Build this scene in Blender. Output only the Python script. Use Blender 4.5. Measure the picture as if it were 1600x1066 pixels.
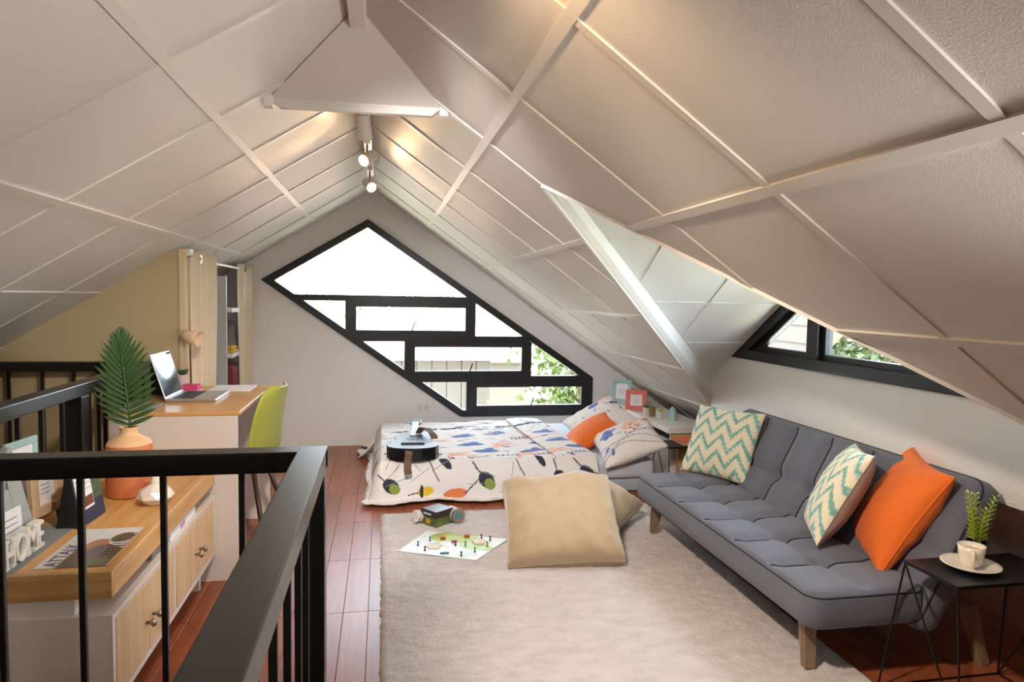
import bpy, bmesh, math, random
import numpy as np
from mathutils import Vector, Matrix, noise
from mathutils.geometry import tessellate_polygon

for o in list(bpy.data.objects):
    bpy.data.objects.remove(o)
S = bpy.context.scene
COL = S.collection
random.seed(7)
RNG = np.random.default_rng(7)
PI = math.pi

# ------------------------------------------------------------------ camera
FPX = 1067.0
cam_d = bpy.data.cameras.new('camera')
cam = bpy.data.objects.new('camera', cam_d)
COL.objects.link(cam)
cam_d.sensor_fit = 'HORIZONTAL'
cam_d.sensor_width = 36.0
cam_d.lens = FPX / 1600.0 * 36.0
cam_d.clip_start = 0.02
cam_d.clip_end = 300
_y = Vector((-203 / FPX, 71 / FPX, -1)).normalized()
_h = Vector((797 / FPX, (71 - 17) / FPX, -1))
_z = _h.cross(_y).normalized()
if _z.y < 0:
    _z = -_z
_x = _y.cross(_z)
cam.matrix_world = Matrix(((_x.x, _x.y, _x.z, 0), (_y.x, _y.y, _y.z, 0), (_z.x, _z.y, _z.z, 1.3), (0, 0, 0, 1)))
S.camera = cam

# ------------------------------------------------------------------ world, sun, lights, exposure
S.view_settings.view_transform = 'Standard'
S.view_settings.look = 'None'
S.view_settings.gamma = 1.0
S.view_settings.use_curve_mapping = False
S.view_settings.exposure = 0.3
w = bpy.data.worlds.new('sky')
S.world = w
w.use_nodes = True
bg = w.node_tree.nodes['Background']
bg.inputs['Color'].default_value = (0.76, 0.88, 1.0, 1)
bg.inputs['Strength'].default_value = 11.0


def lamp(name, kind, loc, power, color, size=0.1, target=None, spot=None, blend=0.5):
    d = bpy.data.lights.new(name, kind)
    d.energy = power
    d.color = color
    if kind == 'AREA':
        d.size = size
    elif kind == 'SUN':
        d.angle = size
    else:
        d.shadow_soft_size = size
    if kind == 'SPOT':
        d.spot_size = spot
        d.spot_blend = blend
    o = bpy.data.objects.new(name, d)
    COL.objects.link(o)
    o.location = loc
    if target is not None:
        o.rotation_euler = (Vector(target) - Vector(loc)).to_track_quat('-Z', 'Y').to_euler()
    return o


lamp('sunlight', 'SUN', (4, 2, 12), 11.0, (1.0, 0.95, 0.86), 0.01, target=(4.5, 5.5, 0))
# unseen lights on the ridge and behind the camera, added to brighten the room
lamp('rear_fill_light', 'AREA', (-0.3, -1.35, 1.25), 1, (1.0, 0.95, 0.90), 1.1, target=(0.1, 4, 0.9))  # fill panel added behind the camera; there is no window
lamp('unseen_ridge_spot', 'SPOT', (-0.05, 1.50, 1.99), 165, (1.0, 0.96, 0.94), 0.06, target=(0.75, 5.2, 0.15), spot=1.05, blend=0.9)  # unseen fill spot, added to brighten the bed and back wall
lamp('unseen_ridge_spot', 'SPOT', (-0.10, 1.48, 1.99), 75, (1.0, 0.91, 0.80), 0.05, target=(-0.92, 3.4, 0.5), spot=1.15, blend=0.9)  # unseen fill spot, added to brighten the desk and console side
lamp('unseen_ridge_spot', 'SPOT', (-0.03, 1.20, 1.97), 130, (1.0, 0.84, 0.68), 0.05, target=(1.35, 2.35, 0.0), spot=1.10, blend=0.8)
lamp('unseen_ridge_spot', 'SPOT', (-0.02, 1.10, 1.95), 19, (1.0, 0.68, 0.40), 0.04, target=(0.85, 1.7, 1.48), spot=1.6, blend=1.0)
lamp('slope_fill_spot', 'SPOT', (1.25, 0.35, 1.02), 100, (1.0, 0.95, 0.88), 0.15, target=(-0.95, 2.1, 1.72), spot=1.45, blend=1.0)  # unseen spot added to lift the left roof slope

# ------------------------------------------------------------------ helpers
BASE = {}          # object name -> world matrix of its thing


def tag(o, label=None, cat=None, group=None, kind=None):
    if label: o['label'] = label
    if cat: o['category'] = cat
    if group: o['group'] = group
    if kind: o['kind'] = kind
    return o


def thing(name, label, cat, loc=(0, 0, 0), rot=None, group=None):
    o = bpy.data.objects.new(name, None)
    o.empty_display_size = 0.1
    COL.objects.link(o)
    M = Matrix.Translation(loc)
    if rot is not None:
        M = M @ (rot.to_4x4() if not isinstance(rot, (int, float)) else Matrix.Rotation(rot, 4, 'Z'))
    o.matrix_world = M
    BASE[o.name] = M
    return tag(o, label, cat, group)


class MB:
    """collects shapes; build() links them as one mesh object"""
    def __init__(s):
        s.v, s.f, s.mi = [], [], []

    def add(s, vs, fs, mi=0):
        n = len(s.v)
        s.v += [Vector(p) for p in vs]
        s.f += [tuple(i + n for i in q) for q in fs]
        s.mi += [mi] * len(fs)
        return s

    def bm(s, b, M=None, mi=0):
        b.verts.index_update()
        s.add([(M @ q.co) if M else q.co.copy() for q in b.verts], [[q.index for q in f.verts] for f in b.faces], mi)
        b.free()
        return s

    def box(s, x0, x1, y0, y1, z0, z1, bev=0.0, seg=2, M=None, mi=0):
        b = bmesh.new()
        bmesh.ops.create_cube(b, size=1)
        for q in b.verts:
            q.co = Vector(((x0 + x1) / 2 + q.co.x * (x1 - x0), (y0 + y1) / 2 + q.co.y * (y1 - y0), (z0 + z1) / 2 + q.co.z * (z1 - z0)))
        if bev > 0:
            bmesh.ops.bevel(b, geom=list(b.edges), offset=bev, segments=seg, profile=0.5, affect='EDGES')
        return s.bm(b, M, mi)

    def prism(s, pts, vec, mi=0):
        """polygon (3D pts) extruded by vec, convex or simple"""
        n = len(pts)
        vec = Vector(vec)
        P = [Vector(p) for p in pts]
        nm = Vector((0, 0, 0))
        for i in range(n):
            nm += P[i].cross(P[(i + 1) % n])
        if nm.dot(vec) > 0:
            P.reverse()
        vs = P + [p + vec for p in P]
        fs = [tuple(range(n)), tuple(range(2 * n - 1, n - 1, -1))]
        fs += [((i + 1) % n, i, n + i, n + (i + 1) % n) for i in range(n)]
        return s.add(vs, fs, mi)

    def tube(s, pts, r, n=8, cap=True, mi=0, r1=None):
        P = [Vector(p) for p in pts]
        rs = r if isinstance(r, (list, tuple)) else [r] * len(P)
        if r1 is not None:
            rs = [r + (r1 - r) * i / (len(P) - 1) for i in range(len(P))]
        up = Vector((0, 0, 1))
        vs, fs = [], []
        prev = None
        for i, p in enumerate(P):
            t = (P[min(i + 1, len(P) - 1)] - P[max(i - 1, 0)]).normalized()
            if prev is None:
                a = t.cross(up)
                if a.length < 0.01:
                    a = t.cross(Vector((1, 0, 0)))
                a.normalize()
            else:
                a = (prev - t * prev.dot(t)).normalized()
            prev = a
            b = t.cross(a)
            for k in range(n):
                q = 2 * PI * k / n
                vs.append(p + (a * math.cos(q) + b * math.sin(q)) * rs[i])
        for i in range(len(P) - 1):
            for k in range(n):
                k2 = (k + 1) % n
                fs.append((i * n + k, i * n + k2, (i + 1) * n + k2, (i + 1) * n + k))
        if cap:
            fs.append(tuple(range(n - 1, -1, -1)))
            fs.append(tuple(range((len(P) - 1) * n, len(P) * n)))
        return s.add(vs, fs, mi)

    def bar(s, a, b, wx, wy, up=(0, 0, 1), wx1=None, wy1=None, mi=0):
        """square bar from a to b"""
        a, b = Vector(a), Vector(b)
        t = (b - a).normalized()
        u = Vector(up)
        x = t.cross(u)
        if x.length < 1e-3:
            x = t.cross(Vector((0, 1, 0)))
        x.normalize()
        y = x.cross(t)
        vs = []
        for p, ax, ay in ((a, wx, wy), (b, wx1 or wx, wy1 or wy)):
            for sx, sy in ((-1, -1), (1, -1), (1, 1), (-1, 1)):
                vs.append(p + x * sx * ax / 2 + y * sy * ay / 2)
        return s.add(vs, [(3, 2, 1, 0), (4, 5, 6, 7), (0, 1, 5, 4), (1, 2, 6, 5), (2, 3, 7, 6), (3, 0, 4, 7)], mi)

    def lathe(s, prof, c, n=24, M=None, mi=0, close=True):
        c = Vector(c)
        vs, fs = [], []
        for r, z in prof:
            for k in range(n):
                q = 2 * PI * k / n
                p = Vector((r * math.cos(q), r * math.sin(q), z))
                vs.append((M @ p if M else p) + c)
        m = len(prof)
        for i in range(m - 1):
            for k in range(n):
                k2 = (k + 1) % n
                fs.append((i * n + k, i * n + k2, (i + 1) * n + k2, (i + 1) * n + k))
        if close:
            fs.append(tuple(range(n - 1, -1, -1)))
            fs.append(tuple(range((m - 1) * n, m * n)))
        return s.add(vs, fs, mi)

    def build(s, name, m, parent=None, smooth=False, local=False, auto=None):
        me = bpy.data.meshes.new(name)
        V = s.v
        if parent is not None and not local:
            Mi = BASE[parent.name].inverted()
            V = [Mi @ p for p in V]
        me.from_pydata([tuple(p) for p in V], [], s.f)
        ms = m if isinstance(m, (list, tuple)) else [m]
        for q in ms:
            me.materials.append(q)
        if len(ms) > 1:
            me.polygons.foreach_set('material_index', s.mi)
        me.validate()
        return link(name, me, parent, smooth, auto)


def link(name, me, parent=None, smooth=False, auto=None):
    if smooth:
        me.polygons.foreach_set('use_smooth', [True] * len(me.polygons))
        if auto:
            b = bmesh.new(); b.from_mesh(me)
            for e in b.edges:
                if len(e.link_faces) == 2 and e.calc_face_angle(0) > auto:
                    e.smooth = False
            b.to_mesh(me); b.free()
    me.update()
    o = bpy.data.objects.new(name, me)
    COL.objects.link(o)
    if parent is not None:
        o.parent = parent
        BASE[o.name] = BASE[parent.name]
    else:
        BASE[o.name] = Matrix.Identity(4)
    return o


def struct(mb, name, m, parent=None, **k):
    o = mb.build(name, m, parent, **k)
    if parent is None:
        o['kind'] = 'structure'
    return o


def copy_part(src, parent, M=None):
    c = src.copy()
    COL.objects.link(c)
    c.parent = parent
    if M is not None:
        c.matrix_local = M
    BASE[c.name] = BASE[parent.name]
    return c


def grid_mesh(P, name, m, parent=None, closed=False, col=None, smooth=True, flip=False):
    """P: array (n,m,3) of world points; col: array (n,m,3) linear colours"""
    n, k = P.shape[:2]
    V = P.reshape(-1, 3)
    if parent is not None:
        Mi = np.array(BASE[parent.name].inverted())
        V = V @ Mi[:3, :3].T + Mi[:3, 3]
    idx = np.arange(n * k).reshape(n, k)
    F = np.stack([idx[:-1, :-1], idx[1:, :-1], idx[1:, 1:], idx[:-1, 1:]], -1).reshape(-1, 4)
    if flip:
        F = F[:, ::-1]
    me = bpy.data.meshes.new(name)
    me.from_pydata(V.tolist(), [], F.tolist())
    me.materials.append(m)
    if col is not None:
        set_col(me, col.reshape(-1, 3))
    return link(name, me, parent, smooth)


def set_col(me, c):
    a = me.color_attributes.new('Col', 'FLOAT_COLOR', 'POINT')
    a.data.foreach_set('color', np.concatenate([c, np.ones((len(c), 1))], 1).astype(np.float32).ravel())


def lin(r, g=None, b=None):
    """sRGB 0-255 to linear"""
    if g is None:
        r, g, b = r
    f = lambda c: (c / 255 / 12.92) if c / 255 <= 0.04045 else ((c / 255 + 0.055) / 1.055) ** 2.4
    return (f(r), f(g), f(b))


def mat(name, rgb, rough=0.6, metal=0.0, bump=0.0, scale=200.0, spec=0.5, var=0.0, vscale=6.0, attr=False, emit=0.0,
        trans=0.0, sheen=0.0, stretch=(1, 1, 1), coat=0.0):
    m = bpy.data.materials.new(name)
    m.use_nodes = True
    nt = m.node_tree
    b = nt.nodes['Principled BSDF']
    c = lin(rgb)
    b.inputs['Base Color'].default_value = (*c, 1)
    b.inputs['Roughness'].default_value = rough
    b.inputs['Metallic'].default_value = metal
    b.inputs['Specular IOR Level'].default_value = spec
    if sheen: b.inputs['Sheen Weight'].default_value = sheen
    if coat:
        b.inputs['Coat Weight'].default_value = coat
        b.inputs['Coat Roughness'].default_value = 0.1
    if trans: b.inputs['Transmission Weight'].default_value = trans
    if emit:
        b.inputs['Emission Color'].default_value = (*c, 1)
        b.inputs['Emission Strength'].default_value = emit
    src = None
    if attr:
        a = nt.nodes.new('ShaderNodeAttribute'); a.attribute_name = 'Col'
        src = a.outputs['Color']
        nt.links.new(src, b.inputs['Base Color'])
    if bump or var:
        tc = nt.nodes.new('ShaderNodeTexCoord')
        mp = nt.nodes.new('ShaderNodeMapping')
        mp.inputs['Scale'].default_value = stretch
        nt.links.new(tc.outputs['Object'], mp.inputs['Vector'])
    if bump:
        n = nt.nodes.new('ShaderNodeTexNoise'); n.inputs['Scale'].default_value = scale; n.inputs['Detail'].default_value = 4
        nt.links.new(mp.outputs['Vector'], n.inputs['Vector'])
        bp = nt.nodes.new('ShaderNodeBump'); bp.inputs['Strength'].default_value = bump; bp.inputs['Distance'].default_value = 0.01
        nt.links.new(n.outputs['Fac'], bp.inputs['Height'])
        nt.links.new(bp.outputs['Normal'], b.inputs['Normal'])
    if var:
        n2 = nt.nodes.new('ShaderNodeTexNoise'); n2.inputs['Scale'].default_value = vscale; n2.inputs['Detail'].default_value = 5
        nt.links.new(mp.outputs['Vector'], n2.inputs['Vector'])
        r = nt.nodes.new('ShaderNodeMapRange')
        r.inputs['From Min'].default_value = 0.3; r.inputs['From Max'].default_value = 0.7
        r.inputs['To Min'].default_value = 1 - var; r.inputs['To Max'].default_value = 1 + var
        nt.links.new(n2.outputs['Fac'], r.inputs['Value'])
        mx = nt.nodes.new('ShaderNodeMix'); mx.data_type = 'RGBA'; mx.blend_type = 'MULTIPLY'
        mx.inputs[0].default_value = 1
        if src: nt.links.new(src, mx.inputs[6])
        else: mx.inputs[6].default_value = (*c, 1)
        nt.links.new(r.outputs['Result'], mx.inputs[7])
        nt.links.new(mx.outputs[2], b.inputs['Base Color'])
    return m


def wood(name, c1, c2, rough=0.4, scale=3.0, axis='y', rnd=0.0, spec=0.5):
    m = bpy.data.materials.new(name)
    m.use_nodes = True
    nt = m.node_tree
    b = nt.nodes['Principled BSDF']
    b.inputs['Roughness'].default_value = rough
    b.inputs['Specular IOR Level'].default_value = spec
    tc = nt.nodes.new('ShaderNodeTexCoord')
    mp = nt.nodes.new('ShaderNodeMapping')
    st = {'x': (1, 14, 14), 'y': (14, 1, 14), 'z': (14, 14, 1)}[axis]
    mp.inputs['Scale'].default_value = st
    nt.links.new(tc.outputs['Object'], mp.inputs['Vector'])
    oi = nt.nodes.new('ShaderNodeObjectInfo')
    if rnd:
        ad = nt.nodes.new('ShaderNodeVectorMath'); ad.operation = 'SCALE'; ad.inputs[0].default_value = (7, 3, 5)
        nt.links.new(oi.outputs['Random'], ad.inputs['Scale'])
        nt.links.new(ad.outputs[0], mp.inputs['Location'])
    n = nt.nodes.new('ShaderNodeTexNoise'); n.inputs['Scale'].default_value = scale; n.inputs['Detail'].default_value = 8
    n.inputs['Distortion'].default_value = 0.6
    nt.links.new(mp.outputs['Vector'], n.inputs['Vector'])
    cr = nt.nodes.new('ShaderNodeValToRGB')
    cr.color_ramp.elements[0].position = 0.3; cr.color_ramp.elements[0].color = (*lin(c1), 1)
    cr.color_ramp.elements[1].position = 0.7; cr.color_ramp.elements[1].color = (*lin(c2), 1)
    nt.links.new(n.outputs['Fac'], cr.inputs['Fac'])
    out = cr.outputs['Color']
    if rnd:
        r = nt.nodes.new('ShaderNodeMapRange'); r.inputs['To Min'].default_value = 1 - rnd; r.inputs['To Max'].default_value = 1 + rnd
        nt.links.new(oi.outputs['Random'], r.inputs['Value'])
        mx = nt.nodes.new('ShaderNodeMix'); mx.data_type = 'RGBA'; mx.blend_type = 'MULTIPLY'; mx.inputs[0].default_value = 1
        nt.links.new(out, mx.inputs[6]); nt.links.new(r.outputs['Result'], mx.inputs[7])
        out = mx.outputs[2]
    nt.links.new(out, b.inputs['Base Color'])
    bp = nt.nodes.new('ShaderNodeBump'); bp.inputs['Strength'].default_value = 0.06; bp.inputs['Distance'].default_value = 0.003
    nt.links.new(n.outputs['Fac'], bp.inputs['Height'])
    nt.links.new(bp.outputs['Normal'], b.inputs['Normal'])
    return m


def glass_mat(name, tint=(1, 1, 1), refl=0.05):
    m = bpy.data.materials.new(name)
    m.use_nodes = True
    nt = m.node_tree
    nt.nodes.remove(nt.nodes['Principled BSDF'])
    out = nt.nodes['Material Output']
    t = nt.nodes.new('ShaderNodeBsdfTransparent'); t.inputs['Color'].default_value = (*tint, 1)
    g = nt.nodes.new('ShaderNodeBsdfGlossy'); g.inputs['Roughness'].default_value = 0.02
    lw = nt.nodes.new('ShaderNodeLayerWeight'); lw.inputs['Blend'].default_value = 0.12
    mx = nt.nodes.new('ShaderNodeMixShader')
    nt.links.new(lw.outputs['Fresnel'], mx.inputs['Fac'])
    nt.links.new(t.outputs[0], mx.inputs[1]); nt.links.new(g.outputs[0], mx.inputs[2])
    nt.links.new(mx.outputs[0], out.inputs['Surface'])
    return m


M_ = dict(
    ceil=mat('painted_board', (217, 211, 203), 0.48, bump=0.12, scale=260, spec=0.55),
    batten=mat('batten_paint', (217, 210, 200), 0.36, spec=0.6),
    white=mat('white_wall_paint', (238, 235, 232), 0.6, bump=0.05, scale=120),
    tan=mat('tan_wall_paint', (198, 178, 138), 0.6, bump=0.05, scale=120),
    dormer=mat('dormer_paint', (232, 230, 226), 0.6),
    black=mat('black_aluminium', (26, 27, 29), 0.35, spec=0.5),
    rail=mat('black_gloss_rail', (20, 18, 18), 0.28, spec=0.5, bump=0.03, scale=40),
    glass=glass_mat('window_glass'),
    tile=wood('floor_wood_tile', (134, 70, 42), (164, 92, 60), 0.30, 2.5, 'y', rnd=0.12),
    grout=mat('floor_joint', (176, 120, 90), 0.5),
    oak=wood('oak_veneer', (196, 142, 76), (222, 174, 110), 0.35, 2.2, 'y'),
    oak_d=wood('oak_door', (206, 166, 118), (224, 190, 144), 0.4, 2.0, 'z'),
    oak_x=wood('oak_edge', (172, 130, 76), (204, 162, 104), 0.4, 2.2, 'x'),
    desk=wood('desk_wood', (204, 150, 88), (222, 174, 114), 0.3, 1.6, 'x'),
    lam=mat('white_laminate', (226, 214, 204), 0.4),
    metal=mat('brushed_metal', (170, 160, 150), 0.3, 1.0),
    steel=mat('silver_aluminium', (196, 198, 202), 0.35, 0.8),
    blackmetal=mat('black_wire_metal', (14, 14, 15), 0.4, 0.2),
    sofa=mat('grey_sofa_fabric', (100, 103, 118), 0.85, bump=0.35, scale=700, var=0.06, vscale=90, sheen=0.15),
    pipe=mat('sofa_piping', (40, 41, 47), 0.85),
    leg=wood('sofa_leg_wood', (120, 96, 78), (160, 134, 112), 0.35, 2.0, 'z'),
    rug=mat('rug_pile', (212, 204, 202), 0.95, bump=0.7, scale=90, var=0.10, vscale=9, sheen=0.2, stretch=(1, 2.2, 1)),
    beige=mat('beige_velour', (182, 160, 130), 0.85, bump=0.2, scale=300, sheen=0.5, var=0.05, vscale=14),
    orange=mat('orange_cotton', (236, 112, 28), 0.8, bump=0.25, scale=500, sheen=0.1),
    orange_b=mat('dusky_orange_cotton', (176, 92, 50), 0.85, bump=0.25, scale=500),
    greige=mat('greige_cushion_back', (152, 134, 120), 0.85, bump=0.25, scale=500),
    print=mat('printed_cotton', (255, 255, 255), 0.85, attr=True, bump=0.12, scale=220),
    paper=mat('printed_paper', (255, 255, 255), 0.35, attr=True),
    sheet=mat('pale_blue_sheet', (206, 212, 224), 0.8, bump=0.06, scale=60),
    sheet2=mat('grey_blue_base', (176, 184, 192), 0.85),
    terracotta=mat('terracotta_glaze', (206, 120, 76), 0.5, var=0.05),
    cream=mat('cream_glaze', (228, 184, 138), 0.45),
    leaf=mat('palm_green', (58, 88, 46), 0.5, spec=0.4, var=0.15, vscale=20),
    porcelain=mat('white_porcelain', (236, 226, 212), 0.25),
    coffee=mat('milky_coffee', (206, 178, 140), 0.3),
    lime=mat('lime_plastic', (158, 160, 62), 0.4),
    curtain=mat('cream_curtain', (232, 216, 190), 0.85, bump=0.15, scale=160, stretch=(1, 1, 3)),
    closet=mat('pale_grey_board', (196, 196, 198), 0.5),
    paperw=mat('white_paper', (240, 238, 240), 0.6),
    pink=mat('pink_paper', (226, 70, 130), 0.6),
    greyfr=mat('grey_frame_paint', (168, 172, 168), 0.6),
    teal=mat('pale_teal_paint', (164, 196, 194), 0.6),
    coral=mat('coral_paint', (232, 112, 98), 0.5),
    dark=mat('dark_charcoal', (24, 24, 30), 0.5),
    soil=mat('dark_soil', (60, 44, 36), 0.9),
    plant=mat('fresh_green', (186, 202, 84), 0.5, var=0.2, vscale=40),
    plant2=mat('dull_green', (92, 124, 66), 0.5, var=0.2, vscale=40),
    burg=mat('dark_red_fabric', (120, 36, 48), 0.8),
    yellow=mat('mustard_fabric', (206, 158, 50), 0.8),
    lampon=mat('lamp_lens', (255, 214, 160), 0.4, emit=9.0),
    lampw=mat('white_enamel', (236, 232, 222), 0.3),
    grey=mat('grey_runner', (132, 134, 138), 0.8),
    guitar=mat('black_lacquer', (16, 18, 22), 0.18),
    guitop=mat('dark_top_lacquer', (46, 48, 54), 0.4),
    strap=mat('brown_leather', (104, 78, 56), 0.6),
    chairleg=mat('dark_brown_wood', (66, 40, 32), 0.4),
    siding=mat('cream_siding', (92, 86, 78), 0.7),
    brownw=mat('brown_fascia', (120, 90, 72), 0.6),
    bark=mat('tree_bark', (110, 92, 76), 0.9, bump=0.5, scale=20),
    leafout=mat('garden_leaf', (64, 80, 20), 0.5, var=0.3, vscale=3),
    leafout3=mat('shrub_leaf', (48, 62, 14), 0.5, var=0.4, vscale=3),
    leafout2=mat('overexposed_leaf', (180, 190, 160), 0.5, var=0.3, vscale=3),  # leaf colour whitened so distant trees look overexposed
    ground=mat('pale_ground', (196, 194, 168), 0.9),
    tinlid=mat('grey_tin_lid', (150, 152, 158), 0.35, 0.3),
    tealid=mat('teal_lid', (84, 132, 128), 0.45),
)


# ------------------------------------------------------------------ 2D polygon tools
def clip(poly, a, b, c):
    """keep a*x+b*y<=c"""
    out = []
    n = len(poly)
    for i in range(n):
        p, q = poly[i], poly[(i + 1) % n]
        dp, dq = a * p[0] + b * p[1] - c, a * q[0] + b * q[1] - c
        if dp <= 1e-9: out.append(p)
        if (dp < -1e-9 and dq > 1e-9) or (dp > 1e-9 and dq < -1e-9):
            t = dp / (dp - dq)
            out.append((p[0] + t * (q[0] - p[0]), p[1] + t * (q[1] - p[1])))
    return out if len(out) >= 3 else None


def inset(poly, d):
    """inset a simple CCW polygon of 2D points"""
    n = len(poly)
    area = sum(poly[i][0] * poly[(i + 1) % n][1] - poly[(i + 1) % n][0] * poly[i][1] for i in range(n))
    if area < 0: d = -d
    L = []
    for i in range(n):
        p, q = Vector(poly[i]), Vector(poly[(i + 1) % n])
        t = (q - p).normalized()
        nn = Vector((-t.y, t.x))
        L.append((p + nn * d, t))
    out = []
    for i in range(n):
        (p, t), (q, u) = L[i - 1], L[i]
        den = t.x * u.y - t.y * u.x
        k = ((q.x - p.x) * u.y - (q.y - p.y) * u.x) / den
        out.append(tuple(p + t * k))
    return out


def wall_poly(mb, outer, holes, to3, vec):
    """planar wall with holes extruded by vec; to3 maps 2D -> 3D"""
    loops = [[Vector((*p, 0)) for p in outer]] + [[Vector((*p, 0)) for p in h] for h in holes]
    tri = tessellate_polygon(loops)
    flat = [p for l in loops for p in l]
    A = [Vector(to3(p.x, p.y)) for p in flat]
    B = [p + Vector(vec) for p in A]
    n = len(A)
    fs = [tuple(t) for t in tri] + [tuple(i + n for i in reversed(t)) for t in tri]
    k = 0
    for l in loops:
        m = len(l)
        for i in range(m):
            a, b = k + i, k + (i + 1) % m
            fs.append((a, b, b + n, a + n))
        k += m
    b = bmesh.new()
    vv = [b.verts.new(p) for p in A + B]
    for f in fs:
        try: b.faces.new([vv[i] for i in f])
        except ValueError: pass
    bmesh.ops.recalc_face_normals(b, faces=b.faces)
    return mb.bm(b)


# ------------------------------------------------------------------ structure: roof slopes
RX, RZ, YB = -0.079, 2.197, 6.0
TR, TL = math.radians(35.2), math.radians(32.0)
DX, DY, DK, WX = 0.594, 2.53, 1.058, 2.15          # dormer valley apex, valley slope in plan, dormer wall
zr = lambda x: RZ - (x - RX) * math.tan(TR)
zl = lambda x: RZ - (RX - x) * math.tan(TL)
NR = Vector((math.sin(TR), 0, math.cos(TR)))
NL = Vector((-math.sin(TL), 0, math.cos(TL)))


def dormer_cut(poly):
    """pieces of a plan polygon outside the dormer opening"""
    out = []
    a = clip(poly, 1, 0, DX)
    if a: out.append(a)
    c = clip(poly, -1, 0, -WX)
    if c: out.append(c)
    mid = clip(poly, -1, 0, -DX)
    mid = clip(mid, 1, 0, WX) if mid else None
    if mid:
        far = clip(mid, DK, -1, DK * DX - DY)        # y-DY >= DK(x-DX)
        near = clip(mid, DK, 1, DK * DX + DY)
        out += [q for q in (far, near) if q]
    return out


Y0 = -1.6
b = MB()
for poly in dormer_cut([(RX, Y0), (3.1, Y0), (3.1, YB), (RX, YB)]):
    b.prism([Vector((x, y, zr(x))) + NR * 0.012 for x, y in poly], NR * 0.03)
b.prism([Vector((x, y, zl(x))) + NL * 0.012 for x, y in [(RX, Y0), (-2.2, Y0), (-2.2, YB), (RX, YB)]], NL * 0.03)
b.prism([(RX - 0.2, Y0, RZ + 0.03), (RX + 0.2, Y0, RZ + 0.03), (RX, Y0, RZ + 0.2)], (0, YB - Y0 + 0.2, 0))
ceiling = struct(b, 'ceiling', M_['ceil'])

SR = [0.03, 0.555, 1.125, 1.70, 2.275, 2.85, 3.45]
SLf = [0.03, 0.565, 1.145, 1.72, 2.30, 2.52]
YS = [0.235 + 0.575 * k for k in range(11)]
YS[-1] = YB
for side in (0, 1):
    ss = SLf if side else SR
    c = math.cos(TL if side else TR)
    for i in range(len(ss) - 1):
        for j in range(len(YS) - 1):
            g = 0.0025
            s0, s1, ya, yb = ss[i] + g, ss[i + 1] - g, YS[j] + g, YS[j + 1] - (g if j < len(YS) - 2 else 0)
            if side:
                poly = [(RX - s0 * c, ya), (RX - s1 * c, ya), (RX - s1 * c, yb), (RX - s0 * c, yb)]
                ps = [poly]
            else:
                poly = [(RX + s0 * c, ya), (RX + s1 * c, ya), (RX + s1 * c, yb), (RX + s0 * c, yb)]
                ps = dormer_cut(poly)
            if not ps: continue
            mb = MB()
            for q in ps:
                if side: mb.prism([Vector((x, y, zl(x))) for x, y in q], NL * 0.011)
                else: mb.prism([Vector((x, y, zr(x))) for x, y in q], NR * 0.011)
            mb.build('ceiling_panel', M_['ceil'], ceiling)
# battens over the joints
def batten(polys, side, t, parent=None):
    mb = MB()
    for q in polys:
        if side: mb.prism([Vector((x, y, zl(x))) for x, y in q], NL * -t)
        else: mb.prism([Vector((x, y, zr(x))) for x, y in q], NR * -t)
    mb.build('batten', M_['batten'], ceiling)
for side in (0, 1):
    ss = (SLf if side else SR)[1:-1]
    c = math.cos(TL if side else TR)
    sg = -1 if side else 1
    for s in ss:
        xa, xb = RX + sg * (s - 0.015) * c, RX + sg * (s + 0.015) * c
        p = [(xa, 0.2), (xb, 0.2), (xb, YB), (xa, YB)]
        ps = [p] if side else dormer_cut(p)
        if ps: batten(ps, side, 0.007)
    full = SLf if side else SR
    for y in YS[:-1]:
        for i in range(len(full) - 1):
            s0, s1 = full[i] + (0.015 if i else 0), full[i + 1] - 0.015
            xa, xb = RX + sg * s0 * c, RX + sg * s1 * c
            p = [(xa, y - 0.013), (xb, y - 0.013), (xb, y + 0.013), (xa, y + 0.013)]
            ps = [p] if side else dormer_cut(p)
            if ps: batten(ps, side, 0.005)
# ridge cap and the sloping soffit board across the ridge
struct(MB().box(RX - 0.027, RX + 0.027, 0.2, 2.29, RZ - 0.05, RZ - 0.012, 0.004), 'trim_1', M_['batten'])
gp = 0.006
A1, A2 = Vector((-0.395, 2.59, zl(-0.395) - gp)), Vector((0.21, 2.55, zr(0.21) - gp))
A0, A3 = Vector((RX - 0.012, 2.24, zl(RX - 0.012) - gp)), Vector((RX + 0.012, 2.24, zr(RX + 0.012) - gp))
nn = (A1 - A0).cross(A2 - A0).normalized()
if nn.y < 0: nn = -nn
b = MB().prism([A0, A3, A2, A1], nn * 0.03)
b.prism([A1, A2, A2 + Vector((-0.035, 0, -0.030)), A1 + Vector((0.035, 0, -0.030))], (0, 0.03, 0))
soff = struct(b, 'trim_2', M_['ceil'])
b = MB().box(A1.x - 0.022, A1.x + 0.012, A1.y - 0.01, A1.y + 0.035, A1.z - 0.03, A1.z + 0.012, 0.003)
struct(b, 'end_clip', M_['lampw'], soff)
b = MB().box(A2.x - 0.008, A2.x + 0.024, A2.y - 0.01, A2.y + 0.035, A2.z - 0.03, A2.z + 0.012, 0.003)
struct(b, 'end_clip', M_['lampw'], soff)

# dormer: two ceiling slopes, fascias along the valleys, window wall
DRZ, DT = 1.83, 0.629
dz = lambda y: DRZ - abs(y - DY) * DT
b = MB()
ND = {1: Vector((0, DT, 1)).normalized(), -1: Vector((0, -DT, 1)).normalized()}
for sg in (1, -1):
    yw = DY + sg * DK * (WX - DX)
    b.prism([(x, y, dz(y)) for x, y in ((DX, DY), (WX + 0.05, DY), (WX + 0.05, yw), (WX, yw))], ND[sg] * 0.03)
dorm = struct(b, 'ceiling.001', M_['dormer'])
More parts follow.
